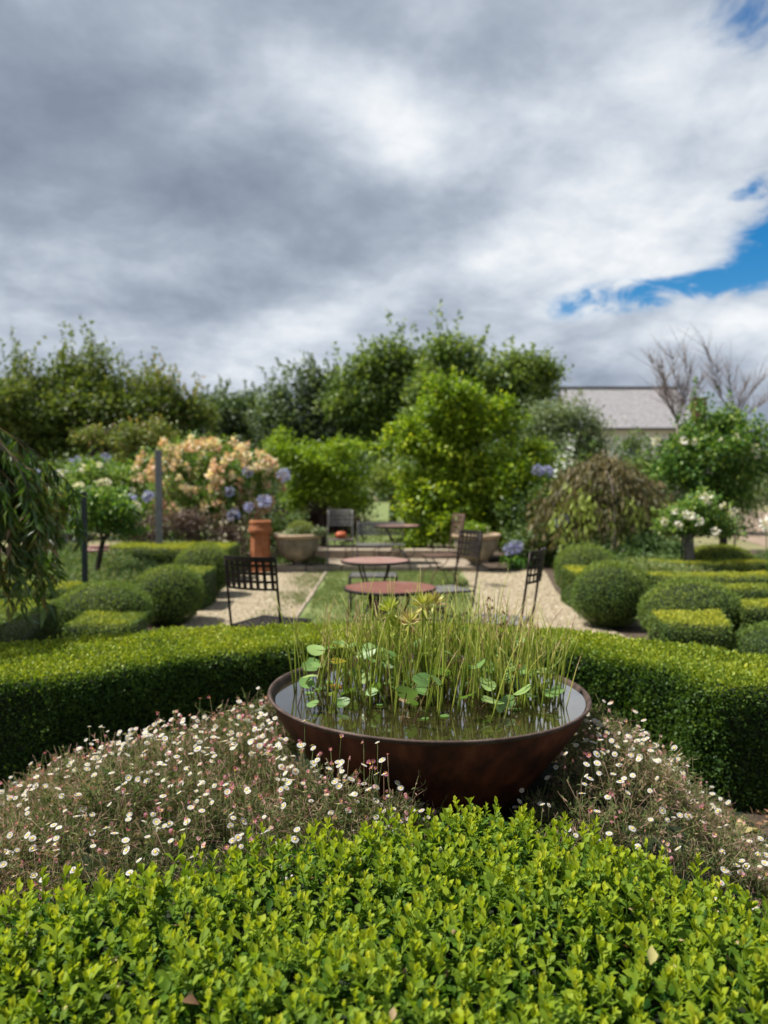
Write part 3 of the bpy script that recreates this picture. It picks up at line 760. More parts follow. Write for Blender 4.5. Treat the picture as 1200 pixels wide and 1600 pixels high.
def B(u, v, Y, ru, rv_, depth=None):
    """crown lobe centred at picture point, radii given in picture pixels at that distance"""
    p = W(u, v, Y); k = Y / FPX
    return (p[0], p[1], p[2], ru * k, depth or ru * k * .8, rv_ * k)

# far tree belt
GT = 'trees of the far belt'
tree('broad olive green tree at the far left edge with upright reddish tips', -11.5, 24.5, [B(20, 636, 24.5, 70, 48), B(50, 690, 24.5, 70, 60), B(-60, 640, 24.5, 80, 60), B(50, 600, 24.5, 30, 30)], M['olive_leaf'], 420, 60, .27, .16, (.05, .72), group=GT, shoots=60, shoot_h=1.2)
tree('tall olive green tree whose tip stands highest in the left belt', -9.0, 25, [B(145, 622, 25, 70, 50), B(110, 670, 25, 80, 60), B(195, 655, 25, 60, 55), B(152, 572, 25, 26, 26), B(100, 590, 25, 26, 24)], M['olive_leaf'], 480, 60, .27, .16, (.05, .72), group=GT, shoots=90, shoot_h=1.3)
tree('olive green tree with upright shoots sloping down towards the middle of the belt', -6.3, 25.5, [B(250, 640, 25.5, 50, 50), B(290, 655, 25.5, 40, 42), B(230, 690, 25.5, 60, 50)], M['olive_leaf'], 360, 60, .25, .15, (.1, .9), group=GT, shoots=60, shoot_h=1.0)
tree('low grey green tree in the dip of the tree line', -4.8, 29, [B(350, 655, 29, 42, 42), B(395, 650, 29, 42, 40), B(360, 710, 29, 60, 40)], M['grey_leaf'], 380, 55, .28, .16, (.1, .8), group=GT, shoots=40, shoot_h=.8)
tree('grey green tree left of the tallest one, thin branch poking from its top', -2.6, 27, [B(440, 650, 27, 45, 45), B(500, 615, 27, 48, 42), B(470, 700, 27, 60, 50), B(540, 670, 27, 50, 60)], M['grey_leaf'], 480, 55, .28, .16, (.1, .8), group=GT, shoots=60, shoot_h=.9)
tree('spreading deep green tree behind the lime shrub, left half of the high crown', .3, 26, [B(590, 590, 26, 48, 45), B(620, 650, 26, 60, 60), B(560, 630, 26, 40, 45), B(640, 570, 26, 36, 30)], M['deep_leaf'], 460, 60, .26, .16, (.1, .8), group=GT, shoots=55, shoot_h=1.1)
tree('tallest deep green tree of the middle with ragged bright tips', 2.4, 24.5, [B(710, 582, 24.5, 50, 38), B(745, 610, 24.5, 65, 48), B(690, 620, 24.5, 60, 50), B(705, 550, 24.5, 24, 18)], M['deep_leaf'], 460, 60, .25, .16, (.15, .9), group=GT, shoots=65, shoot_h=1.0)
tree('deep green tree lobe leaning right towards the cottage', 4.2, 25, [B(815, 592, 25, 42, 32), B(795, 640, 25, 55, 42), B(840, 610, 25, 26, 26)], M['deep_leaf'], 340, 60, .24, .15, (.1, .85), group=GT, shoots=30, shoot_h=.6)
tree('rounded silvery green willow like shrub between the tree belt and the cottage', 5.6, 21, [B(880, 655, 21, 50, 34), B(850, 680, 21, 55, 45), B(920, 690, 21, 40, 40)], M['grey_leaf'], 240, 60, .18, .09, (.35, 1.0), shoots=20, shoot_h=.3, trunk_r=.08, name='shrub', cat='shrub')
# dark distant wood
g = TG()
n = 620
C = np.stack([rng.uniform(-48, 52, n), rng.uniform(60, 72, n), rng.uniform(.3, 4.6, n)], 1)
P = np.repeat(C, 50, 0) + rng.normal(0, 1, (n * 50, 3)) * [1.3, 1.3, .7]; P[:, 2] = np.abs(P[:, 2])
g.add(*place(*LEAF2, P, rv(len(P)), rv(len(P)), rng.uniform(.5, 1.0, len(P)), rng.uniform(0, .7, len(P))))
g.build('distant_wood', M['deep_leaf'], None, 'stuff')
def understory(label, u0, u1, Y, h, n, mat, t=(0, .6), leaf=.13):
    x0, x1 = W(u0, 755, Y)[0], W(u1, 755, Y)[0]
    root = thing('shrub_row', label, 'shrubs', ((x0 + x1) / 2, Y, 0))
    C = np.stack([rng.uniform(x0, x1, n), rng.normal(Y, .5, n), rng.random(n) ** .8 * h * (.8 + .25 * np.sin(rng.uniform(x0, x1, n)))], 1)
    P = np.repeat(C, 50, 0) + rng.normal(0, 1, (n * 50, 3)) * [.25, .25, .2]; P[:, 2] = np.abs(P[:, 2])
    g = TG(); g.add(*place(*LEAF2, P, rv(len(P)), norm(rv(len(P)) + [0, 0, .8]), leaf * rng.uniform(.6, 1.3, len(P)), np.clip(rng.uniform(*t, len(P)) + .1 * lump(P, 2.0), 0, 1)))
    g.build('foliage', mat, root, 'stuff'); return root
understory('dark leafy undergrowth under the far trees at left', -140, 345, 20.5, 2.1, 330, M['deep_leaf'])
understory('dark undergrowth beneath the grey green trees left of the central gap', 335, 560, 23, 2.4, 200, M['grey_leaf'], (.0, .7))
understory('dark leafy undergrowth behind the big lime tree', 640, 900, 19.5, 2.2, 210, M['deep_leaf'])
understory('mixed shrubs in the field edge in front of the cottage wall', 880, 1180, 22.5, 2.5, 230, M['grey_leaf'], (.2, .9))
# lime shrubs
tree('big bright lime green robinia like tree right of the garden centre', 1.9, 15.2, [B(690, 640, 15, 62, 40), B(640, 680, 15, 40, 48), B(740, 670, 15, 60, 60), B(690, 740, 15, 60, 60), B(790, 740, 15, 55, 62), B(735, 800, 15, 60, 55), B(830, 705, 15.3, 42, 26), B(690, 825, 14.8, 50, 42), B(800, 830, 15, 55, 40), B(650, 770, 15, 40, 45), B(700, 775, 15, 55, 60), B(765, 770, 15, 60, 65), B(645, 850, 14.8, 30, 28), B(835, 790, 15, 35, 50)],
     M['lime_leaf'], 640, 60, .12, .105, (.0, .95), trunk_r=.09, shoots=60, shoot_h=.36, nl=9, bias=.40)
tree('rounded lime green small tree left of the garden centre', -1.25, 15.4, [B(480, 722, 15.4, 52, 34), B(530, 705, 15.4, 36, 22), B(440, 695, 15.4, 28, 20), B(525, 755, 15.4, 46, 34), B(470, 765, 15.4, 40, 26), B(560, 790, 15.4, 30, 18)],
     M['lime_leaf'], 300, 50, .11, .075, (.1, .75), trunk_r=.06, shoots=14, shoot_h=.25, bias=.3)
# small shrub and lit bush through the gap in the middle
tree('small sunlit bush standing on the far lawn in the gap', .9, 22, [B(600, 748, 22, 26, 18), B(620, 735, 22, 18, 12)], M['deep_leaf'], 60, 45, .14, .09, (.4, 1.0), trunk_r=.05, shoots=6, shoot_h=.2, name='bush', cat='bush')

def rosette(cent, r, n, mat, name='bloom'):
    """mesh data of a rounded bloom from small petals"""
    g = TG(); d = rv(n)
    g.add(*place(*LEAF2, d * r * .35, d + rng.normal(0, .35, (n, 3)), rv(n), r * rng.uniform(.7, 1.1, n) * [1], rng.uniform(0, 1, n)))
    return g.data(name, mat)
bloom = {c: [rosette(0, 1.0, 26, M['petal_' + c]) for _ in range(3)] for c in ('peach', 'ivory', 'blue', 'pink', 'white')}
def put(name, me, parent, p, s, rot=None):
    o = link(name, me, parent); q = parent.location if parent is not None else Vector((0, 0, 0))
    o.location = Vector(p) - Vector(q)
    o.scale = (s, s, s) if not hasattr(s, '__len__') else s
    o.rotation_euler = rot or (random.uniform(-.4, .4), random.uniform(-.4, .4), random.uniform(0, 6.28))
    return o
def bush(label, x, y, blobs, mat, nclump, per, rc, leaf, t=(.1, .9), flowers=None, name='shrub', cat='shrub', group=None, stems=3, **kw):
    root = thing(name, label, cat, (x, y, 0), 0, group)
    for b in random.sample(blobs, min(stems, len(blobs))):
        pts = np.array(spline([(x + random.uniform(-.1, .1), y, 0), ((x + b[0]) / 2, y, b[2] * .45), b[:3]], 6))
        TG().add(*tubes(pts, np.linspace(.02, .008, 6), 5)).build('stem', M['bark_dark'], root, smooth=True)
    g = TG(); crown(g, blobs, nclump, per, rc, leaf, t=t, **kw); g.build('foliage', mat, root, 'stuff')
    if flowers:
        col, num, size = flowers
        P, d = blob_points(blobs, num * 4, .05)
        k = [i for i in range(len(P)) if d[i][1] < .35 and P[i][2] > .25][:num]
        for i in k:
            put('flower_head', random.choice(bloom[col]), root, P[i], size * random.uniform(.7, 1.25))
    return root
bush('large rose shrub covered in peach and apricot flower heads', -3.3, 14.6, [B(330, 735, 14.6, 100, 48), B(270, 735, 14.6, 58, 45), B(390, 750, 14.6, 52, 45), B(330, 790, 14.6, 90, 35), B(300, 700, 14.6, 50, 22)],
     M['rose_leaf'], 300, 55, .12, .07, (.2, 1.0), ('peach', 290, .085), shoots=12, shoot_h=.2)
bush('dusky purple brown sedum mound behind the long left hedge', -4.1, 13.0, [B(235, 830, 13, 45, 24), B(290, 822, 13, 36, 26)], M['wine_leaf'], 130, 45, .07, .045, (.2, 1), name='sedum', cat='plant')
bush('dark leaved plant dotted with tiny white flowers beside the chimney pot', -2.9, 13.0, [B(355, 838, 13, 34, 30), B(345, 865, 12.8, 36, 24)], M['wine_leaf'], 110, 40, .07, .045, (.0, .8), ('ivory', 60, .022), name='plant', cat='plant')
bush('dark burgundy shrub in the shade below the small lime tree', -1.1, 15.9, [B(470, 820, 15.9, 50, 30), B(530, 815, 15.9, 50, 28)], M['wine_leaf'], 160, 45, .10, .06, (.0, .5))
bush('pale green leafy shrub with cream flowers at the left of the border', -6.0, 14.5, [B(170, 745, 14.5, 60, 30), B(190, 790, 14.5, 50, 34), B(120, 770, 14.5, 35, 40)], M['rose_leaf'], 220, 50, .12, .07, (.4, 1.0), ('ivory', 14, .07))
bush('dark green undergrowth mass at the foot of the big lime tree', 3.0, 14.3, [B(820, 820, 14.3, 50, 45), B(860, 850, 13.6, 40, 30)], M['deep_leaf'], 200, 50, .12, .075, (.0, .5))
bush('dark green low planting under the weeping bush right of the gravel end', 4.6, 12.5, [B(940, 865, 12.5, 70, 18), B(1010, 855, 12.5, 60, 18)], M['herb_leaf'], 160, 45, .09, .06, (.0, .6), name='plant', cat='plant')
bush('leafy green border mass in front of the grey pot, left', -2.3, 13.7, [B(400, 855, 13.7, 34, 24), B(440, 840, 13.9, 40, 30)], M['deep_leaf'], 120, 45, .10, .06, (.0, .6))
# espalier like small tree with dark bent trunk
root = thing('tree', 'small yellow green tree with a dark leaning trunk behind the grey post', 'tree', W(130, 730, 15.5)[:2] + (0,))
pts = [W(118, 800, 15.5), W(128, 740, 15.5), W(150, 700, 15.5), W(168, 672, 15.5)]
TG().add(*tubes(np.array(spline([(pts[0][0], 15.5, 0)] + pts, 14)), np.linspace(.07, .035, 14), 7)).build('trunk', M['bark_dark'], root, smooth=True)
for q in ([(168, 672), (195, 668), (225, 682)], [(150, 700), (140, 675), (135, 665)], [(168, 672), (215, 665), (262, 672)]):
    TG().add(*tubes(np.array(spline([W(a, b, 15.5) for a, b in q], 8)), np.linspace(.03, .012, 8), 6)).build('limb', M['bark_dark'], root, smooth=True)
g = TG(); crown(g, [B(150, 682, 15.5, 30, 16), B(200, 680, 15.5, 40, 18), B(250, 680, 15.5, 34, 20), B(215, 715, 15.6, 40, 22)], 150, 40, .10, .07, t=(.35, .95)); g.build('crown', M['olive_leaf'], root, 'stuff')

# agapanthus
def strap_tpl():
    v = []; f = []
    for i in range(5):
        u = i / 4; x = u * (1 - .15 * u); z = .75 * u - .75 * u * u * u; wd = .035 * (1 - .75 * u ** 3)
        v += [(x * .6, wd, z), (x * .6, -wd, z)]
    for i in range(4):
        a = i * 2; f += [(a, a + 1, a + 3), (a, a + 3, a + 2)]
    return np.array(v), np.array(f)
def head_data(mat, n=46):
    g = TG(); d = rv(n); d[:, 2] = d[:, 2] * .8 + .1; d = norm(d)
    g.add(*tubes(np.stack([d * .0, d * .045, d * .07], 1), [.0015, .0015, .003], 3, .3))
    for k in range(3):
        g.add(*place(*LEAF2, d * .055, norm(d + rv(n) * .45), rv(n), .042, rng.uniform(.1, 1, n)))
    return g.data('flower_head', mat)
ag_blue = [head_data(M['petal_blue']) for _ in range(2)]; ag_white = [head_data(M['petal_ivory']) for _ in range(2)]
def agapanthus(label, x, y, heads, col='blue', n=36, L=.5, group='agapanthus plants in the border'):
    root = thing('agapanthus', label, 'agapanthus', (x, y, 0), 0, group)
    a = rng.uniform(0, 6.28, n); P = np.stack([x + rng.normal(0, .08, n), y + rng.normal(0, .08, n), np.full(n, .01)], 1)
    D = np.stack([np.cos(a), np.sin(a), np.zeros(n)], 1)
    g = TG(); g.add(*place(*strap_tpl(), P, D, np.tile([0, 0, 1.], (n, 1)), np.stack([L * rng.uniform(.6, 1.2, n), np.full(n, L), L * rng.uniform(.9, 1.4, n)], 1), rng.uniform(.1, 1, n)))
    g.build('foliage', M['strap_leaf'], root, 'stuff')
    for (u, v) in heads:
        p = W(u, v, y)
        TG().add(*tubes(np.array(spline([(x + (p[0] - x) * .3, y, .02), (x + (p[0] - x) * .7, y, p[2] * .5), p], 6)), .006, 5)).build('stalk', M['strap_leaf'], root, smooth=True)
        put('flower_head', random.choice(ag_blue if col == 'blue' else ag_white), root, p, random.uniform(1.1, 1.5))
agapanthus('blue agapanthus just above and left of the terracotta chimney pot', -2.65, 13.6, [(365, 806), (389, 793), (413, 783)], 'blue', 50, .55)
agapanthus('blue agapanthus with two heads among the peach roses', -2.55, 13.9, [(387, 738), (358, 768), (443, 742)], 'blue', 30, .5)
agapanthus('blue agapanthus left of the grey post over the purple mound', -4.7, 13.5, [(203, 780), (232, 776)], 'blue', 40, .5)
agapanthus('white agapanthus with two round ivory heads beside the blue pair', -4.9, 13.2, [(182, 797), (209, 793)], 'white', 40, .5)
agapanthus('lone blue agapanthus in front of bright strap leaves at left', -5.7, 13.2, [(106, 801), (57, 740)], 'blue', 70, .6)
agapanthus('white agapanthus near the black post', -5.4, 13.6, [(124, 763), (163, 758), (88, 806)], 'white', 60, .6)
agapanthus('blue agapanthus high in the lime foliage at right', 3.1, 14.4, [(840, 735), (855, 737)], 'blue', 30, .5)
agapanthus('blue agapanthus head under the weeping bush', 3.4, 13.0, [(879, 815)], 'blue', 40, .5)
agapanthus('blue agapanthus close to the tall chair back at the gravel edge', 2.3, 13.3, [(806, 854), (797, 858)], 'blue', 50, .5)
agapanthus('pale agapanthus heads at the stone pile', -6.3, 14.8, [(118, 722), (165, 715)], 'blue', 30, .5)

# ------------------------------------------------------------------ weeping bush, right
def weeping(label, x, y, top, spread, n, mat, leaf, t, name='weeping_tree'):
    root = thing(name, label, 'weeping tree', (x, y, 0))
    TG().add(*tubes(np.array(spline([(x, y, 0), (x + .05, y, top * .5), (x, y, top * .9)], 8)), np.linspace(.07, .04, 8), 7)).build('trunk', M['bark_grey'], root, smooth=True)
    g = TG()
    for i in range(n):
        a = random.uniform(0, 6.28); r = spread * random.uniform(.15, 1.0) * (1 + .25 * math.sin(a * 2.3 + 1) ** 2); h0 = top * random.uniform(.66, 1.06) * (1 - .12 * r / spread); end = top * random.uniform(.05, .75)
        c, s_ = math.cos(a), math.sin(a) * .8
        pts = spline([(x, y, top * .84), (x + c * r * .5, y + s_ * r * .45, h0), (x + c * r * .9, y + s_ * r * .85, h0 * .78), (x + c * r * random.uniform(.95, 1.15), y + s_ * r, end * .8 + .02)], 14)
        if i < 30: TG().add(*tubes(np.array(pts), np.linspace(.010, .003, 14), 4)).build('branch', M['twig_pale'], root, smooth=True)
        pa = np.array(pts)[2:]
        m = 84; f = rng.random(m) * (len(pa) - 1); k = np.minimum(f.astype(int), len(pa) - 2); ff = (f - k)[:, None]
        P = pa[k] * (1 - ff) + pa[k + 1] * ff + rng.normal(0, .025 + .025 * (i % 3), (m, 3)) - [0, 0, .03]
        lime = random.random() < .34
        tt = rng.uniform(.05, .50, m) + random.uniform(-.25, .25)
        if lime: tt = np.where(f > 6, rng.uniform(.86, 1.0, m), tt)
        g.add(*place(*LEAFN, P, norm(rng.normal(0, .32, (m, 3)) + [c * .15, s_ * .15, -1]), rv(m), leaf * rng.uniform(.6, 1.3, m), np.clip(tt, 0, 1)))
    g.build('foliage', mat, root, 'stuff')
    return root
weeping('brownish weeping tree trailing over the right border', W(938, 800, 13.2)[0], 13.2, 1.98, 1.15, 200, M['weep_leaf'], .125, (.15, .95))

# ------------------------------------------------------------------ right side: bare tree, pear tree, standard rose
def bare_tree(label, x, y, z0, ends, r=.05):
    root = thing('bare_tree', label, 'tree', (x, y, 0))
    fork = Vector((x, y, z0))
    TG().add(*tubes(np.array(spline([(x, y, 0), (x + .03, y, z0 * .6), fork], 8)), np.linspace(r * 1.4, r, 8), 6)).build('trunk', M['twig_pale'], root, smooth=True)
    for e in ends:
        e = Vector(e); mid = fork.lerp(e, .5) + Vector((random.uniform(-.15, .15), random.uniform(-.2, .2), 0))
        pts = spline([fork, mid, e], 12)
        TG().add(*tubes(np.array(pts), np.linspace(r * .55, .006, 12), 5)).build('limb', M['twig_pale'], root, smooth=True)
        g = TG()
        for q in range(34):
            s0 = Vector(pts[random.randrange(3, 12)]); L = random.uniform(.2, .6)
            d = (e - fork).normalized() * .6 + Vector((random.gauss(0, .45), random.gauss(0, .45), random.uniform(.1, .7)))
            p = [s0, s0 + d * L * .5 + Vector((random.gauss(0, .03), 0, 0)), s0 + d * L]
            g.add(*tubes(np.array(spline(p, 5)), np.linspace(.007, .003, 5), 3))
        g.build('twigs', M['twig_pale'], root, 'stuff')
    return root
YB = 17.0
bare_tree('leafless twiggy tree rising in front of the cottage roof', W(1058, 700, YB)[0], YB, W(1058, 660, YB)[2], [W(u, v, YB) for u, v in ((1015, 560), (1035, 568), (1050, 552), (1068, 556), (1080, 580), (1062, 605), (1030, 615), (1095, 595), (1042, 590))], .028)
bare_tree('thin bare sapling at the right edge against the sky', W(1150, 700, YB)[0], YB, W(1135, 660, YB)[2], [W(u, v, YB) for u, v in ((1105, 545), (1120, 575), (1140, 590), (1165, 600), (1190, 595), (1205, 620))], .016)
tree('leafy green pear like tree at right with a few white blossoms', W(1128, 800, 14.5)[0], 14.5, [B(1090, 690, 14.5, 50, 42), B(1135, 680, 14.5, 48, 38), B(1170, 720, 14.5, 40, 40), B(1060, 740, 14.5, 42, 40), B(1110, 750, 14.5, 60, 38), B(1150, 775, 14.5, 40, 26), B(1100, 640, 14.5, 18, 22), B(1185, 665, 14.5, 20, 25)],
     M['rose_leaf'], 300, 50, .13, .085, (.1, .9), trunk_r=.07, shoots=22, shoot_h=.35, bias=.32)
par = [o for o in COL.objects if o.get('label', '').startswith('leafy green pear')][0]
for u, v in ((1110, 735), (1150, 682), (1128, 690), (1085, 690), (1180, 700), (1182, 712), (1068, 688), (1025, 690)):
    put('flower_head', random.choice(bloom['ivory']), par, W(u, v, 14.1), random.uniform(.06, .10))
bush('dark shrub with reddish tips below the cottage eaves', W(1030, 760, 15.5)[0], 15.5, [B(1010, 740, 15.5, 40, 50), B(990, 690, 16.5, 18, 25), B(1035, 800, 15.0, 50, 35)], M['deep_leaf'], 160, 45, .12, .08, (.0, .7))
# standard rose
YR = 10.6
root = thing('standard_rose', 'white rose grown as a small tree on a thick stem in the right parterre', 'rose', (W(1076, 850, YR)[0], YR, 0))
bx = root.location.x
TG().add(*tubes(np.array([(bx, YR, 0), (bx + .01, YR, .45), (bx - .01, YR, .95)]), [.075, .07, .06], 9)).build('trunk', M['bark_grey'], root, smooth=True)
TG().add(*tubes(np.array([(bx - .10, YR - .02, 0), (bx - .10, YR - .02, .5), (bx - .09, YR - .02, 1.0)]), .014, 6)).build('stake', M['post_black'], root, smooth=True)
g = TG(); bl = [B(1085, 812, YR, 50, 20), B(1050, 818, YR, 26, 16), B(1118, 815, YR, 30, 22), B(1090, 788, YR, 34, 18)]
crown(g, bl, 170, 45, .06, .055, t=(.3, 1.0), shoots=10, shoot_h=.2); g.build('crown', M['rose_leaf'], root, 'stuff')
for q in (-.2, .1, .25): TG().add(*tubes(np.array(spline([(bx, YR, .93), (bx + q * .5, YR, 1.0), (bx + q, YR, 1.1)], 5)), np.linspace(.03, .012, 5), 5)).build('limb', M['bark_grey'], root, smooth=True)
for u, v in ((1071, 803), (1078, 806), (1092, 815), (1055, 799), (1108, 781), (1130, 790), (1038, 815), (1146, 800), (1100, 775), (1118, 830), (1060, 820)):
    put('bloom', random.choice(bloom['ivory']), root, W(u, v, YR - .35), random.uniform(.045, .075))
tag(put('white_flower', bloom['ivory'][0], None, W(1197, 818, 9), .08), 'single white bloom cut by the right picture edge above the field', 'flower')
TG().add(*tubes(np.array(spline([(W(1197, 818, 9)[0] + .05, 9, 0), (W(1197, 818, 9)[0] + .02, 9, .5), W(1197, 820, 9)], 6)), .006, 5)).build('stalk', M['strap_leaf'], bpy.data.objects['white_flower'], smooth=True)
st = bpy.data.objects['white_flower'].children[0]; st.matrix_parent_inverse = bpy.data.objects['white_flower'].matrix_basis.inverted(); 
st.data.transform(Matrix.Translation(bpy.data.objects['white_flower'].location))

# small rose standard at left (white flowers, dark trunk), posts, pedestal, rocks
YL = 9.6
lx = W(155, 870, YL)[0]
root = thing('standard_rose', 'small leafy standard tree with dark stem beside the black post', 'rose', (lx, YL, 0))
TG().add(*tubes(np.array(spline([(lx - .03, YL, 0), (lx - .02, YL, .4), (lx + .06, YL, .8)], 8)), np.linspace(.04, .03, 8), 7)).build('trunk', M['bark_dark'], root, smooth=True)
g = TG(); crown(g, [B(165, 790, YL, 48, 26), B(185, 820, YL, 36, 18), B(150, 810, YL, 36, 20)], 120, 40, .07, .06, t=(.2, .95), shoots=10, shoot_h=.15); g.build('crown', M['rose_leaf'], root, 'stuff')
for q in (-.15, .1, .22): TG().add(*tubes(np.array(spline([(lx + .06, YL, .78), (lx + .06 + q * .5, YL, .9), (lx + .06 + q, YL, 1.1)], 5)), np.linspace(.02, .008, 5), 5)).build('limb', M['bark_dark'], root, smooth=True)
def post(label, u, vt, vb, Y, wd, mat, lean=0.0):
    p = W(u, vb, Y); top = W(u, vt, Y)[2]
    root = thing('post', label, 'post', (p[0], Y, 0))
    MB().box((lean * top / 2, 0, top / 2), (wd, wd, top), .1).build('shaft', mat, root, bevel=.004).rotation_euler = (0, lean / max(top, .1), 0)
    MB().box((lean * top, 0, top + .012), (wd * 1.15, wd * 1.15, .024), .1).build('cap', mat, root, bevel=.003)
post('grey timber post behind the long bright hedge', 249, 706, 846, 12.0, .095, M['post_grey'])
post('thin black post at the left between the parterre beds', 133, 772, 905, 8.6, .055, M['post_black'])
# pedestal
p = W(155, 850, 11.3)
root = thing('pedestal', 'low pinkish stone pedestal behind the dark stemmed standard tree', 'pedestal', (p[0], 11.3, 0))
MB().lathe([(.13, 0), (.13, .05), (.08, .09), (.08, .42), (.12, .47)], 20).build('column', M['rust_pink'], root, True)
MB().lathe([(.20, 0), (.21, .015), (.21, .04), (.195, .055)], 24, (0, 0, .472)).build('top_slab', M['rust_pink'], root)
MB().lathe([(.15, 0), (.155, .015), (.15, .035)], 24, (0, 0, .53)).build('upper_slab', M['rust_pink'], root)
# stacked rocks
def rock(name, c, d, mat, parent=None, seed=0):
    nu, nv = 12, 8; V = []; F = []
    for j in range(nv + 1):
        ph = math.pi * j / nv
        for i in range(nu):
            th = 2 * math.pi * i / nu
            a = np.array([math.sin(ph) * math.cos(th), math.sin(ph) * math.sin(th), math.cos(ph)])
            a = a * (np.sum(np.abs(a) ** 4)) ** (-1 / 4)
            a = a * (1 + .12 * lump(a[None] + seed, 2.5)[0])
            V.append(a * np.array(d) / 2 + np.array(c))
    for j in range(nv):
        for i in range(nu):
            a0, b0 = j * nu + i, j * nu + (i + 1) % nu; F += [(a0, a0 + nu, b0 + nu), (a0, b0 + nu, b0)]
    return TG().add(V, F).build(name, mat, parent)
YS = 15.2
p = W(98, 745, YS); root = thing('stone_stack', 'stack of pale rough stones behind the agapanthus at far left', 'stones', (p[0], YS, 0))
zz = 0
for i in range(9):
    hh = random.uniform(.15, .24); 
    rock('stone', (p[0] + random.uniform(-.08, .08), YS, zz + hh / 2), (random.uniform(.55, .75), .5, hh + .02), M['rock'], root, i); zz += hh
    if zz > W(98, 728, YS)[2]: break
# low herbs filling the left bed, right bed
def herb(label, x0, x1, y0, y1, h, n, t=(.2, .9), mat='herb_leaf', leaf=.05, name='herb_clump', tpl=LEAFN):
    x, y = (x0 + x1) / 2, (y0 + y1) / 2
    root = thing(name, label, 'plant', (x, y, 0))
    P = np.stack([rng.uniform(x0, x1, n), rng.uniform(y0, y1, n), np.zeros(n)], 1)
    hh = h * (.75 + .35 * lump(P, 4.2))
    P[:, 2] = rng.random(n) ** .45 * hh
    g = TG(); g.add(*place(*tpl, P, norm(rng.normal(0, .7, (n, 3)) + [0, 0, .8]), rv(n), leaf * rng.uniform(.7, 1.4, n), np.clip(rng.uniform(*t, n) + .1 * lump(P, 6), 0, 1)))
    g.build('foliage', M[mat], root, 'stuff')
herb('wispy grey green herbs filling the middle of the left parterre', -4.4, -2.75, 8.4, 10.9, .50, 20000, (.2, 1.0))
herb('short herbs between the dome and the left strip hedge', -3.6, -3.0, 6.9, 7.7, .30, 4500, (.1, .7))
herb('seedy beige grasses inside the right parterre', 2.9, 4.3, 9.25, 9.85, .50, 5000, (.6, 1.0))
herb('green filling plants in the right parterre behind the wide ball', 3.4, 4.6, 7.1, 7.7, .28, 5000, (.2, .9))
herb('low mixed planting along the right border edge', 3.0, 6.5, 11.4, 12.1, .42, 8000, (.1, .8))
herb('green planting left of the far box ball', -5.6, -4.2, 10.5, 13.0, .45, 9000, (.2, .9))
herb('low green ground plants at the foot of the stone pots', -2.4, -1.0, 12.95, 13.6, .22, 3500, (.1, .8))

# ------------------------------------------------------------------ cottage
YH = 46.0
hx0, hx1 = W(893, 608, YH)[0], W(1090, 608, YH)[0]
zr, ze = W(1000, 607, YH + 3)[2], W(1000, 670, YH)[2]
root = thing('cottage', 'white walled cottage with a long grey shingle roof behind the trees', 'house', ((hx0 + hx1) / 2, YH, 0))
cx = (hx0 + hx1) / 2
def loc(x, y, z): return (x - cx, y - YH, z)
L = hx1 - hx0
MB().box(loc(cx, YH + 3.2, ze / 2), (L - .6, 5.6, ze)).build('wall', M['wall_white'], root)
# roof courses: overlapping stepped strips
nr = 14
y0, y1 = YH - .1, YH + 3.2
pieces = MB()
for side in (1, -1):
    for i in range(nr):
        fa, fb = i / nr, (i + 1) / nr + .02
        ya, yb = (y0 + (y1 - y0) * fa, y0 + (y1 - y0) * fb) if side == 1 else (2 * y1 - (y0 + (y1 - y0) * fa), 2 * y1 - (y0 + (y1 - y0) * fb))
        za, zb = ze + (zr - ze) * fa, ze + (zr - ze) * fb
        k = len(pieces.V); hip = 0
        xa, xb = hx0 - .0, hx1 + .0
        for (x, y, z) in ((xa, ya, za + .05), (xb, ya, za + .05), (xb, yb, zb + .012), (xa, yb, zb + .012), (xa, ya, za - .02), (xb, ya, za - .02), (xb, yb, zb - .05), (xa, yb, zb - .05)):
            pieces.V.append(loc(x, y, z))
        pieces.F += [(k, k + 1, k + 2, k + 3), (k + 7, k + 6, k + 5, k + 4), (k, k + 4, k + 5, k + 1), (k + 1, k + 5, k + 6, k + 2), (k + 2, k + 6, k + 7, k + 3), (k + 3, k + 7, k + 4, k)]
rf = pieces.build('roof', M['roof_grey'], root)
MB().box(loc(cx, y1, zr + .06), (L + .1, .25, .14)).build('ridge', M['wood_trim'], rf)
MB().box(loc(cx, YH - .16, ze - .02), (L + .1, .12, .16)).build('gutter', M['wood_trim'], rf)
for s in (-1, 1):   # gable ends
    x = cx + s * (L / 2 - .32); me = bpy.data.meshes.new('gable'); me.from_pydata([loc(x, YH + .4, ze - .01), loc(x, YH + 6.0, ze - .01), loc(x, y1, zr - .15), loc(x + s * .02, YH + .4, ze - .01), loc(x + s * .02, YH + 6.0, ze - .01), loc(x + s * .02, y1, zr - .15)], [], [(0, 1, 2), (3, 5, 4), (0, 3, 4, 1), (1, 4, 5, 2), (2, 5, 3, 0)])
    me.materials.append(M['wall_white']); link('gable', me, root)
for wx in (.22, .5, .78):
    x = hx0 + L * wx
    wn = MB().box(loc(x, YH + .38, ze - 1.3), (1.1, .06, 1.3)).build('window', M['wood_trim'], root)
    MB().box(loc(x, YH + .34, ze - 1.3), (.95, .03, 1.12)).build('pane', M['glass_dark'], wn)
c = W(1136, 630, YH - 2)
MB().box(loc(c[0] - .0, c[1] + 4, c[2] / 2 + .3), (.75, .7, c[2] + .6)).build('chimney', M['brick_dark'], root, bevel=.03)
MB().box(loc(c[0], c[1] + 4, c[2] + .68), (.9, .85, .14)).build('chimney_cap', M['brick_dark'], root)

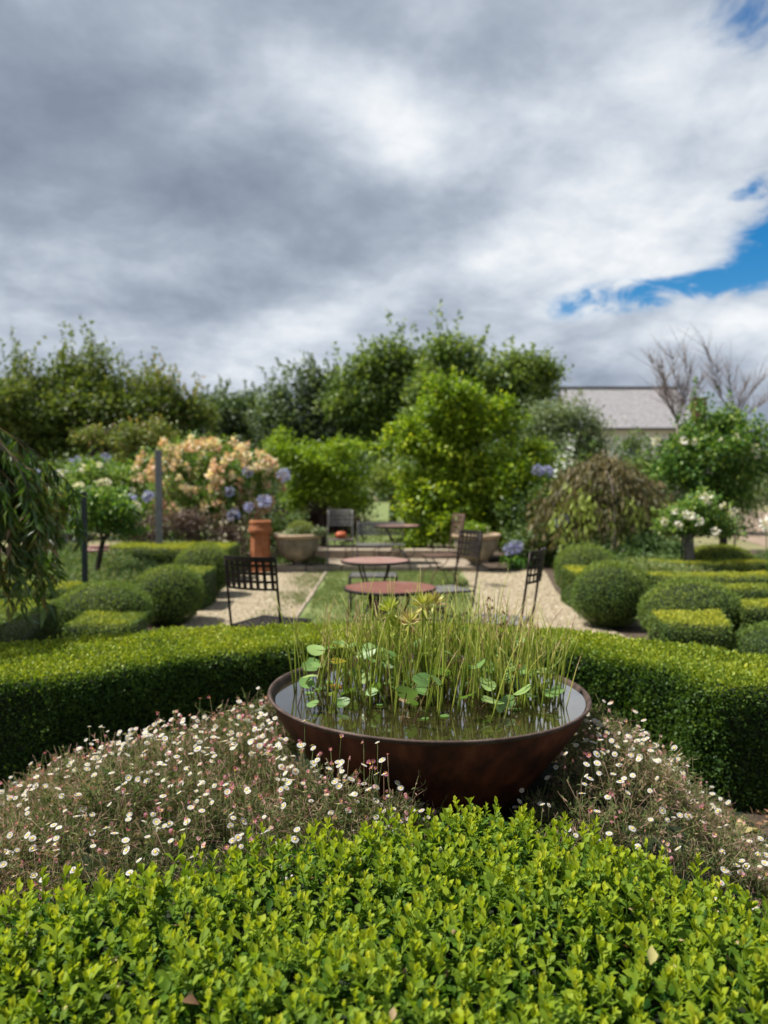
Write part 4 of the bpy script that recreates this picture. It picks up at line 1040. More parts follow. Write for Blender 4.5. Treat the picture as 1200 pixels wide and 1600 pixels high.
# ------------------------------------------------------------------ stone steps
root = thing('stone_steps', 'two low rough stone steps behind the lawn leading to the terrace', 'steps', (0, 13.2, 0))
x = -1.9
while x < 1.5:
    L = random.uniform(.42, .7)
    MB().box((x + L / 2, -.28 + random.uniform(-.02, .02), .05), (L - .02, .34, .10 + random.uniform(-.01, .01)), random.uniform(-.03, .03)).build('step_stone', M['slab'], root, bevel=.015)
    x += L
MB().box((-.2, .42, .045), (3.4, 1.04, .09)).build('landing', M['slab'], root)
x = -1.9
while x < 1.6:
    L = random.uniform(.4, .65)
    MB().box((x + L / 2, 1.12 + random.uniform(-.02, .02), .125), (L - .02, .34, .25 + random.uniform(-.01, .01)), random.uniform(-.03, .03)).build('step_stone', M['slab'], root, bevel=.015)
    x += L
MB().box((-.2, 1.9, .11), (3.4, 1.2, .22)).build('upper_landing', M['earth'], root)
# flat stones at the right
for i, (u, v, Y, lab) in enumerate(((1115, 862, 12.2, 'flat grey stone lying beside the rose stem at right'), (1165, 842, 14.0, 'small pale stone at the edge of the earth path'))):
    p = W(u, v, Y); o = rock('flat_stone', (0, 0, 0), (.5 - i * .2, .35, .14), M['rock'], None, i + 20); o.location = (p[0], p[1], .07); tag(o, lab, 'stone')

# ------------------------------------------------------------------ iron furniture
def iron_chair(label, x, y, ang, z=0.0, mat='iron', seatmat=None, wd=.42, back_top=.96, back_bot=.73, group='iron garden chairs', ncol=8, name='iron_chair', cat='chair', seat_z=.45, backless=False, legs='curved'):
    root = thing(name, label, cat, (x, y, z), ang, group)
    m = M[mat]; sm = M[seatmat or mat]; r = .009
    hw = wd / 2
    for s in (-1, 1):
        yy = s * hw
        if legs == 'curved':
            pts = [(-.285, yy, back_top), (-.25, yy, .70), (-.215, yy, .46), (-.20, yy, .36), (-.15, yy, .29), (-.06, yy, .262), (.06, yy, .262), (.12, yy, .255), (.17, yy, .20), (.19, yy, .10), (.20, yy, .0)]
            if backless: pts = pts[2:]
            MB().tube(spline(pts, 26), r, 8).build('side_frame', m, root, True)
            MB().tube(spline([(-.02, yy, .262), (-.12, yy, .20), (-.18, yy, .10), (-.22, yy, 0)], 10), r, 8).build('leg', m, root, True)
            MB().tube(spline([(.20, yy, seat_z), (.15, yy, .38), (.10, yy, .31), (.05, yy, .262)], 8), r * .9, 8).build('brace', m, root, True)
    # seat
    fr = MB()
    for a, b in (((-.21, -hw), (.21, -hw)), ((.21, -hw), (.21, hw)), ((.21, hw), (-.21, hw)), ((-.21, hw), (-.21, -hw))):
        fr.tube([(a[0], a[1], seat_z), (b[0], b[1], seat_z)], .009, 6)
    fr.build('seat_frame', m, root, True)
    nx, ny = 7, max(7, int(wd / .06))
    sl = MB().box((0, 0, 0), (.40, .028, .004)).data('seat_slat', sm)
    for i in range(ny):
        o = link('seat_slat', sl, root); o.location = (0, -hw + (i + .5) * wd / ny, seat_z + .003)
    sl = MB().box((0, 0, 0), (.030, wd - .01, .004)).data('seat_slat', sm)
    for i in range(nx):
        o = link('seat_slat', sl, root); o.location = (-.20 + (i + .5) * .40 / nx, 0, seat_z + .0075)
    if backless: return root
    # back panel: curved rails and lattice bands
    def bx(yv, zv): # concave back
        return -.25 - (zv - .70) * .135 - .045 * (1 - (yv / hw) ** 2)
    def band(zv, hgt, nm, thick=.006):
        b = MB(); n = 12
        for i in range(n + 1):
            yv = -hw + wd * i / n; xx = bx(yv, zv); xt = bx(yv, zv + hgt)
            b.V += [(xx, yv, zv), (xx - thick, yv, zv), (xt, yv, zv + hgt), (xt - thick, yv, zv + hgt)]
        for i in range(n):
            a = i * 4; c = a + 4
            b.F += [(a, c, c + 2, a + 2), (a + 1, a + 3, c + 3, c + 1), (a + 2, c + 2, c + 3, a + 3), (a, a + 1, c + 1, c)]
        b.F += [(0, 2, 3, 1), (n * 4, n * 4 + 1, n * 4 + 3, n * 4 + 2)]
        b.build(nm, m, root)
    hb = back_top - back_bot
    band(back_top - .028, .036, 'top_rail', .012); band(back_bot, .016, 'bottom_rail', .010)
    for i in range(1, 4): band(back_bot + hb * i / 4 - .006, .018, 'back_band')
    for i in range(ncol):
        yv = -hw + wd * (i + .5) / ncol
        M4 = MB(); x0, x1 = bx(yv, back_bot) - .003, bx(yv, back_top) - .003
        M4.V += [(x0 + .004, yv - .012, back_bot), (x0 + .004, yv + .012, back_bot), (x1 + .004, yv + .012, back_top - .02), (x1 + .004, yv - .012, back_top - .02),
                 (x0 - .004, yv - .012, back_bot), (x0 - .004, yv + .012, back_bot), (x1 - .004, yv + .012, back_top - .02), (x1 - .004, yv - .012, back_top - .02)]
        M4.F += [(0, 1, 2, 3), (7, 6, 5, 4), (0, 3, 7, 4), (1, 5, 6, 2), (3, 2, 6, 7), (0, 4, 5, 1)]
        M4.build('back_slat', m, root)
    return root
def iron_table(label, x, y, r, h, top, z=0.0, group='round iron tables'):
    root = thing('iron_table', label, 'table', (x, y, z), .3, group)
    MB().lathe([(r - .012, h - .010), (r - .004, h - .004), (r - .004, h), (0.001, h + .001)], 48).build('tabletop', M[top], root)
    MB().lathe([(r - .004, h - .022), (r + .004, h - .020), (r + .005, h - .002), (r - .003, h + .002), (r - .005, h - .020)], 48, close=False).build('rim', M['iron'], root, True)
    MB().lathe([(r * .55, h - .020), (r * .57, h - .020), (r * .57, h - .011), (r * .55, h - .011)], 32, close=False).build('ring', M['iron'], root)
    for k in range(4):
        a = k * math.pi / 2 + .4; c, s = math.cos(a), math.sin(a)
        pts = [(r * .62 * c, r * .62 * s, h - .012), (r * .50 * c, r * .50 * s, h * .80), (r * .22 * c, r * .22 * s, h * .56), (r * .20 * c, r * .20 * s, h * .40), (r * .55 * c, r * .55 * s, h * .2), (r * .82 * c, r * .82 * s, 0)]
        MB().tube(spline(pts, 18), .010, 8).build('leg', M['iron'], root, True)
        a2 = a + .785; c, s = math.cos(a2), math.sin(a2)
        pts = [(r * .20 * c, r * .20 * s, h * .62), (r * .62 * c, r * .62 * s, h * .50), (r * .80 * c, r * .80 * s, h * .28), (r * .5 * c, r * .5 * s, h * .15)]
        MB().tube(spline(pts, 12), .007, 6).build('scroll', M['iron'], root, True)
    for zz, rr in ((h * .64, .30), (h * .58, .22), (h * .36, .25)):
        MB().tube([(r * rr * math.cos(t), r * rr * math.sin(t), zz) for t in np.linspace(0, 2 * math.pi, 21)], .006, 6).build('ring', M['iron'], root, True)
    return root
iron_table('nearest round iron table with a rusty brick red top', .045, 5.62, .335, .72, 'rust_red')
iron_table('second round iron table, paler pink top, behind the red one', -.09, 7.6, .335, .72, 'rust_pink')
iron_table('farthest round table on the terrace behind the small bench', .22, 13.35, .40, .66, 'rust_pink', .09)
iron_chair('dark iron lattice back chair seen from behind at the left of the lawn', -.83, 5.66, R(66))
iron_chair('iron chair in profile right of the tables with worn brownish lattice back', .56, 7.22, R(202), mat='iron', seatmat='iron_worn', back_bot=.78, back_top=1.02, seat_z=.48)
iron_chair('nearest right iron chair seen edge on, with pale worn seat', .86, 5.76, R(157), seatmat='iron_worn', back_top=.99, back_bot=.76)
iron_chair('far iron chair facing left beside the right stone pot', .80, 11.0, R(196), mat='iron_rust', seatmat='iron_rust', back_top=1.03)
iron_chair('far grey iron chair on the terrace holding a red pumpkin', -.74, 12.95, R(272), .0 + .09, mat='iron_worn', seatmat='iron_rust', back_top=.93, back_bot=.66)
iron_chair('small iron bench with a lattice back on the terrace', -.06, 12.95, R(270), .09, mat='iron_worn', wd=.78, ncol=14, back_top=.72, back_bot=.50, seat_z=.36, name='iron_bench', cat='bench', group=None)
iron_chair('low backless iron stool with pale seat between the two lawn tables and the steps', -.12, 8.6, R(90), mat='iron', seatmat='iron_worn', wd=.52, backless=True, name='iron_stool', cat='stool', group=None)
root = thing('pumpkin', 'small red orange pumpkin on the seat of the far terrace chair', 'pumpkin', (-.72, 12.90, .09 + .463)); root.scale = (.85, .85, .85)
MB().lathe([(.02, 0), (.075, .012), (.11, .055), (.105, .10), (.06, .135), (.015, .125)], 32, rf=lambda a, j: 1 + .06 * abs(math.cos(a * 5))).build('fruit', M['pumpkin'], root, True)
MB().tube([(0, 0, .12), (.005, 0, .145), (.02, 0, .165)], [.012, .008, .009], 6).build('stalk', M['strap_leaf'], root, True)

# ------------------------------------------------------------------ pots
def urn(label, x, y, s=1.0):
    root = thing('stone_urn', label, 'planter', (x, y, 0), 0, 'fluted stone pots beside the steps')
    MB().lathe([(.20, 0), (.21, .02), (.21, .06), (.16, .08), (.10, .11), (.095, .15), (.13, .18)], 36).build('foot', M['stone_pot'], root, True)
    flute = lambda a, j: 1 + (.03 * abs(math.cos(a * 12)) if 1 <= j <= 6 else 0)
    MB().lathe([(.13, .18), (.20, .20), (.27, .26), (.32, .34), (.35, .43), (.365, .52), (.37, .55), (.36, .57)], 96, rf=flute).build('bowl', M['stone_pot'], root, True)
    MB().lathe([(.36, .55), (.41, .57), (.425, .59), (.425, .615), (.40, .63), (.35, .63), (.34, .58)], 48, close=False).build('rim', M['stone_rim'], root, True)
    MB().lathe([(.35, .59), (.2, .61), (.001, .62)], 24, close=False).build('soil', M['soil'], root)
    root.scale = (s, s, s)
    return root
urn('fluted stone pot left of the steps, next to the terracotta chimney pot', -1.46, 13.0)
urn('fluted stone pot right of the steps behind the iron chairs', 1.56, 13.0)
ball('rounded golden moss mound growing in the left stone pot', -1.40, 13.0, .25, .25, .84, M['olive_leaf'], .03, 5000, (.5, .85), (.4, .8), cz=.62, p=2, name='mound_plant', cat='plant')
bush('grey leaved trailing plant with tiny white flowers in the left stone pot', -1.2, 12.85, [(-1.15, 12.9, .68, .16, .15, .09), (-1.5, 12.8, .66, .2, .12, .06)], M['grey_leaf'], 60, 30, .04, .035, (.3, 1), ('ivory', 24, .016), name='pot_plant', cat='plant')
bush('leafy green plant spilling from the right stone pot', 1.5, 13.0, [(1.5, 13.0, .70, .28, .2, .10)], M['lime_leaf'], 60, 35, .05, .045, (.1, .7), ('ivory', 10, .018), name='pot_plant', cat='plant')
root = thing('chimney_pot', 'tall orange terracotta chimney pot standing by the left stone pot', 'chimney pot', (-2.06, 12.8, 0), .3)
MB().lathe([(.175, 0), (.19, .02), (.175, .05), (.165, .60), (.17, .66)], 8).build('body', M['terracotta'], root)
MB().lathe([(.17, .662), (.20, .67), (.205, .72), (.185, .735)], 24).build('collar', M['terracotta'], root)
MB().lathe([(.185, .737), (.19, .76), (.165, .78), (.165, .80), (.185, .81), (.185, .85), (.16, .862), (.13, .862), (.12, .80)], 24, close=False).build('crown_ring', M['terracotta'], root)

# ------------------------------------------------------------------ water bowl
BX, BY, BZ, BR = .165, 3.02, .665, .628
root = thing('water_bowl', 'large rusty steel bowl filled with pond water and plants', 'bowl', (BX, BY, 0))
prof = [(.10, .03), (.16, .05), (.24, .14), (.34, .26), (.44, .38), (.53, .50), (.595, .60), (BR - .012, BZ - .012)]
MB().lathe(prof, 96, close=False).build('shell', M['corten'], root, True).rotation_euler = (0, R(.75), 0)
MB().lathe([(.10, .0), (.13, .0), (.13, .03), (.10, .032)], 48).build('foot', M['corten'], root)
MB().lathe([(BR - .013, BZ - .016), (BR - .001, BZ - .004), (BR - .001, BZ + .002), (BR - .007, BZ + .004), (BR - .013, BZ + .001), (BR - .020, BZ - .014), (BR - .040, BZ - .05), (BR - .075, BZ - .10)], 128, close=False).build('rim', M['corten_rim'], root, True).rotation_euler = (0, R(.75), 0)
me = MB().lathe([(BR - .026, BZ - .018), (.0005, BZ - .018)], 96, close=False).data('water', M['water'])
wtr = link('water', me, root); wtr.location = (.012, 0, 0)
WZ = BZ - .018

def bowl_pt(rmax=.5):
    while True:
        x, y = random.uniform(-1, 1) * BR, random.uniform(-1, 1) * BR
        if math.hypot(x, y) < rmax: return x, y
root = thing('rush_clump', 'tall thin green rushes growing up out of the rusty bowl', 'rushes', (BX, BY, WZ))
reedm = []
for i in range(14):
    r = random.Random(i + 50); h = 1.0; bend = r.uniform(-.12, .12); b2 = r.uniform(-.12, .12)
    pts = spline([(0, 0, -.02), (bend * .25, b2 * .25, .35), (bend * .6, b2 * .6, .7), (bend * 1.4, b2 * 1.4, 1.0)], 7)
    g = TG(); V, F, T = tubes(np.array(pts), np.array([.0062, .006, .0055, .005, .004, .003, .0012]), 4)
    tv = .22 + .5 * np.clip(V[:, 2], 0, 1) ** 3 + (.22 if i % 4 == 0 else 0) + (-.1 if i % 4 == 1 else 0)
    g.add(V, F, tv); reedm.append(g.data('reed_stem', M['reed'], True))
cnt = 0
while cnt < 292:
    x, y = bowl_pt(.53)
    # dense band across the middle and right, thinner at left
    wgt = math.exp(-((y - .02) / .27) ** 2) * (.30 + .70 / (1 + math.exp(-(x + .32) * 14))) * (1 if x < .42 else .7)
    if random.random() > wgt: continue
    hgt = random.uniform(.22, .40) * (1.10 if abs(x) < .3 else .9) * (1.15 if random.random() < .15 else 1)
    o = link('reed_stem', random.choice(reedm), root)
    o.location = (x, y, 0); o.scale = (hgt * .75, hgt * .75, hgt)
    q_ = random.uniform(.36, .58); o.scale = (q_, q_, hgt)
    o.rotation_euler = (random.gauss(0, .10), random.gauss(0, .10), random.uniform(0, 6.28))
    cnt += 1
more = TG(); k_ = 0
while k_ < 230:
    x, y = bowl_pt(.56)
    if random.random() > math.exp(-((y - .12) / .30) ** 2) * (.3 + .7 / (1 + math.exp(-(x + .34) * 14))): continue
    src = reedm[k_ % 14]; hgt = random.uniform(.20, .38); q_ = random.uniform(.30, .5)
    Mx = Matrix.Translation((x, y, 0)) @ Matrix.Rotation(random.gauss(0, .13), 4, 'X') @ Matrix.Rotation(random.gauss(0, .13), 4, 'Y') @ Matrix.Rotation(random.uniform(0, 6.28), 4, 'Z') @ Matrix.Diagonal((q_, q_, hgt, 1))
    V = np.array([tuple(Mx @ v.co) for v in src.vertices]); F = np.array([p.vertices[:] for p in src.polygons])
    more.add(V + np.array(root.location), F, .25 + .5 * np.clip(V[:, 2] / hgt, 0, 1) ** 2 + random.uniform(-.1, .3)); k_ += 1
more.build('thin_stems', M['reed'], root, 'stuff', True)
# bent dry stems
for i in range(12):
    x, y = bowl_pt(.42); a = random.uniform(0, 6.28); L = random.uniform(.10, .28)
    pts = [(x, y, 0), (x + .01, y, L * .8), (x + L * .5 * math.cos(a), y + L * .3 * math.sin(a), L * random.uniform(.6, 1.1)), (x + L * math.cos(a), y + L * .5 * math.sin(a), L * random.uniform(.2, .7))]
    MB().tube(spline(pts, 9), .0011, 4).build('dry_stem', M['dry_leaf'], root, True)
# seed heads
shd = []
for q in range(3):
    g = TG(); n = 22; d = rv(n) * [.5, .5, 1]
    g.add(*place(*LEAF2, d * .018, norm(d), rv(n), .014, rng.uniform(0, .4, n))); shd.append(g.data('seed_head', M['dry_leaf']))
for (u, v, Y) in ((765, 943, 3.05), (782, 985, 3.0), (668, 965, 3.1), (787, 965, 3.05), (664, 945, 3.05)):
    p = W(u, v, Y); lp = (p[0] - BX, p[1] - BY, p[2] - WZ)
    MB().tube(spline([(lp[0] * .9, lp[1], 0), (lp[0], lp[1], lp[2] * .6), lp], 8), [.0028] * 4 + [.0022] * 4, 4).build('reed_stem', M['reed'], root, True)
    o = link('seed_head', random.choice(shd), root); o.location = lp
yel = TG(); n = 30; d = rv(n) * [.6, .6, 1] + [0, 0, .4]
yel.add(*place(*LEAFN, d * .012, norm(d), rv(n), .05, rng.uniform(.55, .85, n))); yd = yel.data('flower_tuft', M['reed'])
for (u, v, Y) in ((608, 955, 3.0), (660, 948, 3.0), (640, 975, 2.95), (618, 985, 3.0), (678, 945, 3.05)):
    p = W(u, v, Y); lp = (p[0] - BX, p[1] - BY, p[2] - WZ)
    MB().tube(spline([(lp[0] * .95, lp[1], 0), (lp[0], lp[1], lp[2] * .6), lp], 8), .0035, 4).build('reed_stem', M['reed'], root, True)
    o = link('flower_tuft', yd, root); o.location = lp; o.rotation_euler = (0, 0, random.uniform(0, 6))

# round pond leaves
def pad_data(i, notch=True):
    r = random.Random(i); n = 14; V = [(0, 0, 0)]; F = []
    for k in range(n + 1):
        a = (.12 if notch else 0) + (2 * math.pi - (.24 if notch else 0)) * k / n
        rr = 1 + .05 * math.sin(3 * a + i)
        V.append((rr * math.cos(a) * 1.08, rr * math.sin(a) * .86, .10 * math.sin(2 * a + i) + .07))
    for k in range(1, n + 1): F.append((0, k, k + 1))
    return TG().add(V, F, .25 + .3 * (i % 4) / 3).data('leaf', M['lily'], True)
pads = [pad_data(i) for i in range(8)]
padsy = [TG().add(*(lambda d: (np.array([v.co[:] for v in d.vertices]), np.array([p.vertices[:] for p in d.polygons])))(p), .93).data('leaf', M['lily'], True) for p in pads[:3]]
root = thing('water_lily', 'water lily with round green leaves floating and rising among the rushes', 'water plant', (BX, BY, WZ))
hx = [(-.42, .06, .004, .027), (-.36, .10, .004, .030), (-.40, .16, .004, .026), (-.30, .02, .004, .030), (-.22, -.02, .004, .028), (-.46, .00, .004, .018), (-.18, -.16, .004, .016), (.05, -.30, .003, .018), (-.02, -.33, .003, .014), (.32, -.22, .003, .02)]
for i, (x, y, z, s) in enumerate(hx):
    o = link('leaf', (padsy if i in (1, 3) else pads)[i % 3], root); o.location = (x, y, z); o.scale = (s, s, s * .15); o.rotation_euler = (0, 0, random.uniform(0, 6.28))
for i in range(115):
    while True:
        x, y = bowl_pt(.52)
        if random.random() < math.exp(-((y + .02) / .24) ** 2) * (.5 if x < -.15 else 1): break
    z = random.uniform(.02, .20) + max(0, y) * .12; s = random.uniform(.024, .046)
    if x > .2 and y < .1: z = random.uniform(.02, .13)
    o = link('leaf', (random.choice(padsy) if random.random() < .10 else random.choice(pads)), root)
    o.location = (x, y, z); s *= .86; o.scale = (s, s, s); o.rotation_euler = (R(random.uniform(-10, 60)), R(random.uniform(-35, 35)), random.uniform(-1.2, 1.2) + (3.14 if random.random() < .5 else 0))
    x0, y0 = x + random.uniform(-.07, .07), y + random.uniform(.0, .08)
    MB().tube(spline([(x0, y0, -.01), ((x0 + x) / 2, (y0 + y) / 2, z * .65), (x, y, z)], 6), .0022, 4).build('leaf_stalk', M['stem_red'], root, True)
o = link('dead_leaf', TG().add(*place(*leaf6(.8, .25, .3), np.array([[-.11, -.19, .03]]), np.array([[1., -.1, .25]]), np.array([[0, -1., .6]]), .075, .55)).data('dead_leaf', M['dry_leaf']), root)
o = link('flower_bud', bloom['ivory'][1], root); o.location = (-.25, -.08, .03); o.scale = (.008, .008, .012)

# ------------------------------------------------------------------ daisies
def bowl_r(z): return np.interp(z, [p[1] for p in prof], [p[0] for p in prof])
def HL(x, y):
    a = ((x + .62) / .98); b = ((y - 2.72) / .86)
    return .50 * np.exp(-(np.abs(a) ** 3.4) - np.abs(b) ** 4.5) * (1 + .25 * (x + .62) / 1.0) * (1 + .07 * (y - 2.6))
def HR(x, y):
    a = ((x - .82 + .10 * (2.8 - y)) / .46); b = ((y - 2.80) / .76)
    return .53 * np.exp(-(np.abs(a) ** 2.6) - np.abs(b) ** 4.0) * (1 - .35 * (x - .82))
def flower_tpl(npet, rad, cup, eye=True):
    V, F, K = [], [], []
    for k in range(npet):
        a = 2 * math.pi * k / npet; w_ = math.pi / npet * .9
        r0, r1 = .22 * rad, rad
        zc_ = cup * rad
        i = len(V)
        V += [(r0 * math.cos(a), r0 * math.sin(a), .1 * zc_), (r1 * .8 * math.cos(a - w_ * .75), r1 * .8 * math.sin(a - w_ * .75), zc_ * .8), (r1 * math.cos(a), r1 * math.sin(a), zc_), (r1 * .8 * math.cos(a + w_ * .75), r1 * .8 * math.sin(a + w_ * .75), zc_ * .8)]
        F += [(i, i + 1, i + 2), (i, i + 2, i + 3)]
    E, EF = [], []
    n = 8
    E.append((0, 0, .20 * rad))
    for k in range(n): E.append((.30 * rad * math.cos(2 * math.pi * k / n), .30 * rad * math.sin(2 * math.pi * k / n), .06 * rad))
    for k in range(n): EF.append((0, 1 + k, 1 + (k + 1) % n))
    return np.array(V), np.array(F), np.array(E), np.array(EF)
def two_mat(name, fl, pm, em, t=.7):
    V, F, E, EF = fl
    me = mesh_data(name, np.r_[V, E], np.r_[F, EF + len(V)], np.full(len(V) + len(E), t), pm)
    me.materials.append(em); mi = np.r_[np.zeros(len(F), int), np.ones(len(EF), int)]
    me.polygons.foreach_set('material_index', mi.astype(np.int32)); return me
fw = [flower_tpl(16, 1, c) for c in (.02, .18, -.12)]; fp = [flower_tpl(12, 1, c) for c in (.9, 1.4, .4)]
fd_w = [two_mat('daisy_flower', f, M['petal_white'], M['eye_yellow'], random.uniform(.3, 1)) for f in fw]
fd_p = [two_mat('daisy_flower', f, M['petal_pink'], M['eye_yellow'], random.uniform(.2, .9)) for f in fp]
def daisies(label, H, region, nleaf, nflow, npart, seed):
    (x0, x1), (y0, y1) = region
    root = thing('daisy_clump', label, 'daisies', ((x0 + x1) / 2, (y0 + y1) / 2, 0))
    def okpt(x, y, z):
        r = np.hypot(x - BX, y - BY)
        fy = np.interp(x, [p[0] for p in far], [p[1] for p in far])
        return ((r > bowl_r(z + .03) + .015) | (z > BZ)) & (y > fy + .01) & (r > np.where(z > .56, BR - .02, 0)) 
    g = TG()
    nt = nleaf // 44
    x = rng.uniform(x0, x1, nt); y = rng.uniform(y0, y1, nt); Q0 = np.stack([x, y, y * 0], 1)
    h = H(x, y) * (1 + .20 * lump(Q0, 6.5) + .10 * lump(Q0, 23, 4))
    z = h * (.99 - .38 * rng.random(nt) ** 1.6)
    k = (h > .035) & okpt(x, y, z); x, y, z = x[k], y[k], z[k]; nt = len(x)
    C = np.stack([x, y, np.maximum(z - .045, .0)], 1); tc_ = .20 * lump(C, 5, seed) + rng.normal(0, .10, nt)
    ns = 7   # wiry stems fanning out of every tuft
    base = np.repeat(C, ns, 0); m = len(base)
    out_ = norm(rng.normal(0, .75, (m, 3)) * [1, 1, .6] + np.array([0, -.10, .75])); L = rng.uniform(.04, .115, m)[:, None]
    bend = rng.normal(0, .018, (m, 3)); tip = base + out_ * L + bend
    mid = base + out_ * L * .5 - bend * .4
    S = np.stack([base, mid, tip], 1)
    ok = okpt(tip[:, 0], tip[:, 1], tip[:, 2]); S = S[ok]; out_ = out_[ok]; tcs = np.repeat(tc_, ns)[ok]; m = len(S)
    g.add(*tubes(S, .0007, 3, np.clip(rng.uniform(.45, 1, m), 0, 1)))
    nl = 6
    f = rng.uniform(.15, 1.0, (m, nl, 1)); P = (S[:, None, 0] * (1 - f) + S[:, None, 2] * f).reshape(-1, 3); n = len(P)
    D = norm(np.repeat(out_, nl, 0) * .7 + rng.normal(0, .75, (n, 3)))
    s = rng.uniform(.012, .032, n) * (1.15 - .5 * f.reshape(-1))
    g.add(*place(*LEAFN, P, D, rv(n), np.stack([s, s * .9, s], 1), np.clip(rng.beta(1.7, 2.3, n) + np.repeat(tcs, nl) + .1 * (f.reshape(-1) - .5), 0, 1)))
    g.build('foliage', M['daisy_leaf'], root, 'stuff')
    # mound core, near black so shade shows in the gaps
    nx = 40; gx, gy = np.meshgrid(np.linspace(x0, x1, nx), np.linspace(y0, y1, nx)); hh = H(gx, gy) * (.60 + .12 * lump(np.stack([gx, gy, gx * 0], -1), 6.5))
    V = np.stack([gx, gy, hh], -1).reshape(-1, 3); r = np.hypot(V[:, 0] - BX, V[:, 1] - BY)
    lim = np.interp(r, [p[0] for p in prof], [p[1] for p in prof], left=.0, right=9)
    V[:, 2] = np.minimum(V[:, 2], np.maximum(lim - .03, -.02)); F = []
    for j in range(nx - 1):
        for i in range(nx - 1):
            a = j * nx + i; F += [(a, a + 1, a + nx + 1), (a, a + nx + 1, a + nx)]
    TG().add(V, F).build('dark_mound_core', M['shade_core'], root, smooth=True)
    # flowers
    cnt = 0; extra_w, extra_p, ew_e = TG(), TG(), TG(); stg = TG()
    tries = 0; spots = []
    while cnt < nflow and tries < 60000:
        tries += 1
        x, y = random.uniform(x0, x1), random.uniform(y0, y1); h = float(H(np.array([x]), np.array([y]))[0])
        if h < .07: continue
        z = h + random.uniform(-.015, .06) + (.09 * random.random() if random.random() < .25 else 0)
        if not bool(okpt(np.array([x]), np.array([y]), np.array([z]))[0]): continue
        if math.hypot(x - BX, y - BY) < BR + .02 and z > .60: continue
        if math.sin(x * 9 + 2 * math.sin(y * 5 + seed)) + math.sin(y * 11 + seed) < random.uniform(-2.6, .8): continue
        spots.append((x, y, z, h)); cnt += 1
    if seed == 1:     # loose stems leaning over the front left of the bowl
        for q in range(170):
            a = random.uniform(R(180), R(258)); rr = BR + random.uniform(.01, .14)
            x, y = BX + rr * math.cos(a), BY + rr * math.sin(a)
            h = float(H(np.array([x]), np.array([y]))[0]); spots.append((x, y, random.uniform(.50, .56 + .16 * random.random()), h))
    spots.sort(key=lambda p: p[1])
    for i, (x, y, z, h) in enumerate(spots):
        pink = random.random() < (.46 if seed == 1 else .50)
        s = random.triangular(.0065, .0142, .0105) * (.72 if pink else 1)
        # stand mostly facing up and towards the light, some tilted to the viewer
        nrm = Vector((random.gauss(-.15, .35), random.gauss(-.22, .38), 1)).normalized()
        if pink: nrm = Vector((random.gauss(0, .7), random.gauss(-.1, .7), random.uniform(-.3, 1))).normalized()
        q = nrm.to_track_quat('Z', 'Y'); p = Vector((x, y, z)); b = Vector((x + random.uniform(-.03, .03), y + random.uniform(-.03, .03), max(h * .85 - .02, 0)))
        stg.add(*tubes(np.array([[b, b.lerp(p, .5) + Vector((random.uniform(-.008, .008), 0, 0)), p - nrm * .001]]), .0007, 3, random.uniform(.2, .8)))
        if i < npart:
            o = link('daisy_flower', random.choice(fd_p if pink else fd_w), root); o.location = p - Vector(root.location); o.rotation_mode = 'QUATERNION'; o.rotation_quaternion = q; o.scale = (s, s, s)
        else:
            V, F, E, EF = random.choice(fp if pink else fw); A = np.array(q.to_matrix()) * s
            (extra_p if pink else extra_w).add(V @ A.T + np.array(p), F, random.uniform(.2, .9)); ew_e.add(E @ A.T + np.array(p), EF)
    if extra_w.V: extra_w.build('far_flowers', M['petal_white'], root, 'stuff')
    if extra_p.V: extra_p.build('far_pink_flowers', M['petal_pink'], root, 'stuff')
    if ew_e.V: ew_e.build('far_flower_eyes', M['eye_yellow'], root, 'stuff')
    stg.build('flower_stems', M['daisy_leaf'], root, 'stuff')
    return root
daisies('wide mound of white and pink seaside daisies left of the rusty bowl', HL, ((-1.75, .42), (1.72, 3.75)), 165000, 1750, 300, 1)
daisies('brownish mound of white and pink daisies right of the rusty bowl', HR, ((.28, 1.6), (1.8, 3.9)), 70000, 640, 290, 2)

# litter to the right of the daisies
g = TG(); n = 900
P = np.stack([rng.uniform(1.0, 2.2, n), rng.uniform(2.1, 3.35, n), rng.uniform(.008, .03, n)], 1)
a = rng.uniform(0, 6.28, n); D = np.stack([np.cos(a), np.sin(a), rng.normal(0, .15, n)], 1); L = rng.uniform(.03, .12, n)[:, None]
g.add(*tubes(np.stack([P, P + D * L * .5 + rng.normal(0, .004, (n, 3)) + [0, 0, .004], P + D * L], 1), .0012, 3, rng.uniform(0, 1, n)))
g.add(*place(*LEAF2, P + rng.normal(0, .1, (n, 3)) * [1, 1, 0], D, norm(rng.normal(0, .3, (n, 3)) + [0, 0, 1]), rng.uniform(.015, .04, n), rng.uniform(0, .8, n)))
g.build('leaf_litter', M['dry_leaf'], None, 'stuff')
def dry_leaf(label, p, size, rot, t, tpl=None, curl=.25):
    tv, tf = leaf6(.62, .12, curl, .5)
    me = mesh_data('dry_leaf', tv * size, tf, np.full(len(tv), t), M['dry_leaf'])
    o = link('dry_leaf', me); o.location = p; o.rotation_euler = rot
    return tag(o, label, 'leaf', 'fallen dry leaves')
def G(u, v, z):
    d = ray(u, v); k = (z - CAM_Z) / d.z; return (d.x * k, d.y * k, z)
dry_leaf('large yellowed fallen leaf on the soil at the right hedge foot', G(1150, 1305, .03), .14, (.12, -.25, .5), .72, curl=.5)
dry_leaf('curled brown leaf at the right edge, below the yellow leaf', G(1178, 1345, .03), .09, (.5, .3, 1.2), .15)
dry_leaf('pinkish tan dry leaf cut by the right edge above the front hedge', G(1190, 1372, .03), .07, (.2, .5, 2.2), .6)
dry_leaf('pale tan leaf caught in the front hedge shoots at right', G(1016, 1508, FH + .045), .035, (.5, -.9, 1.0), .8)
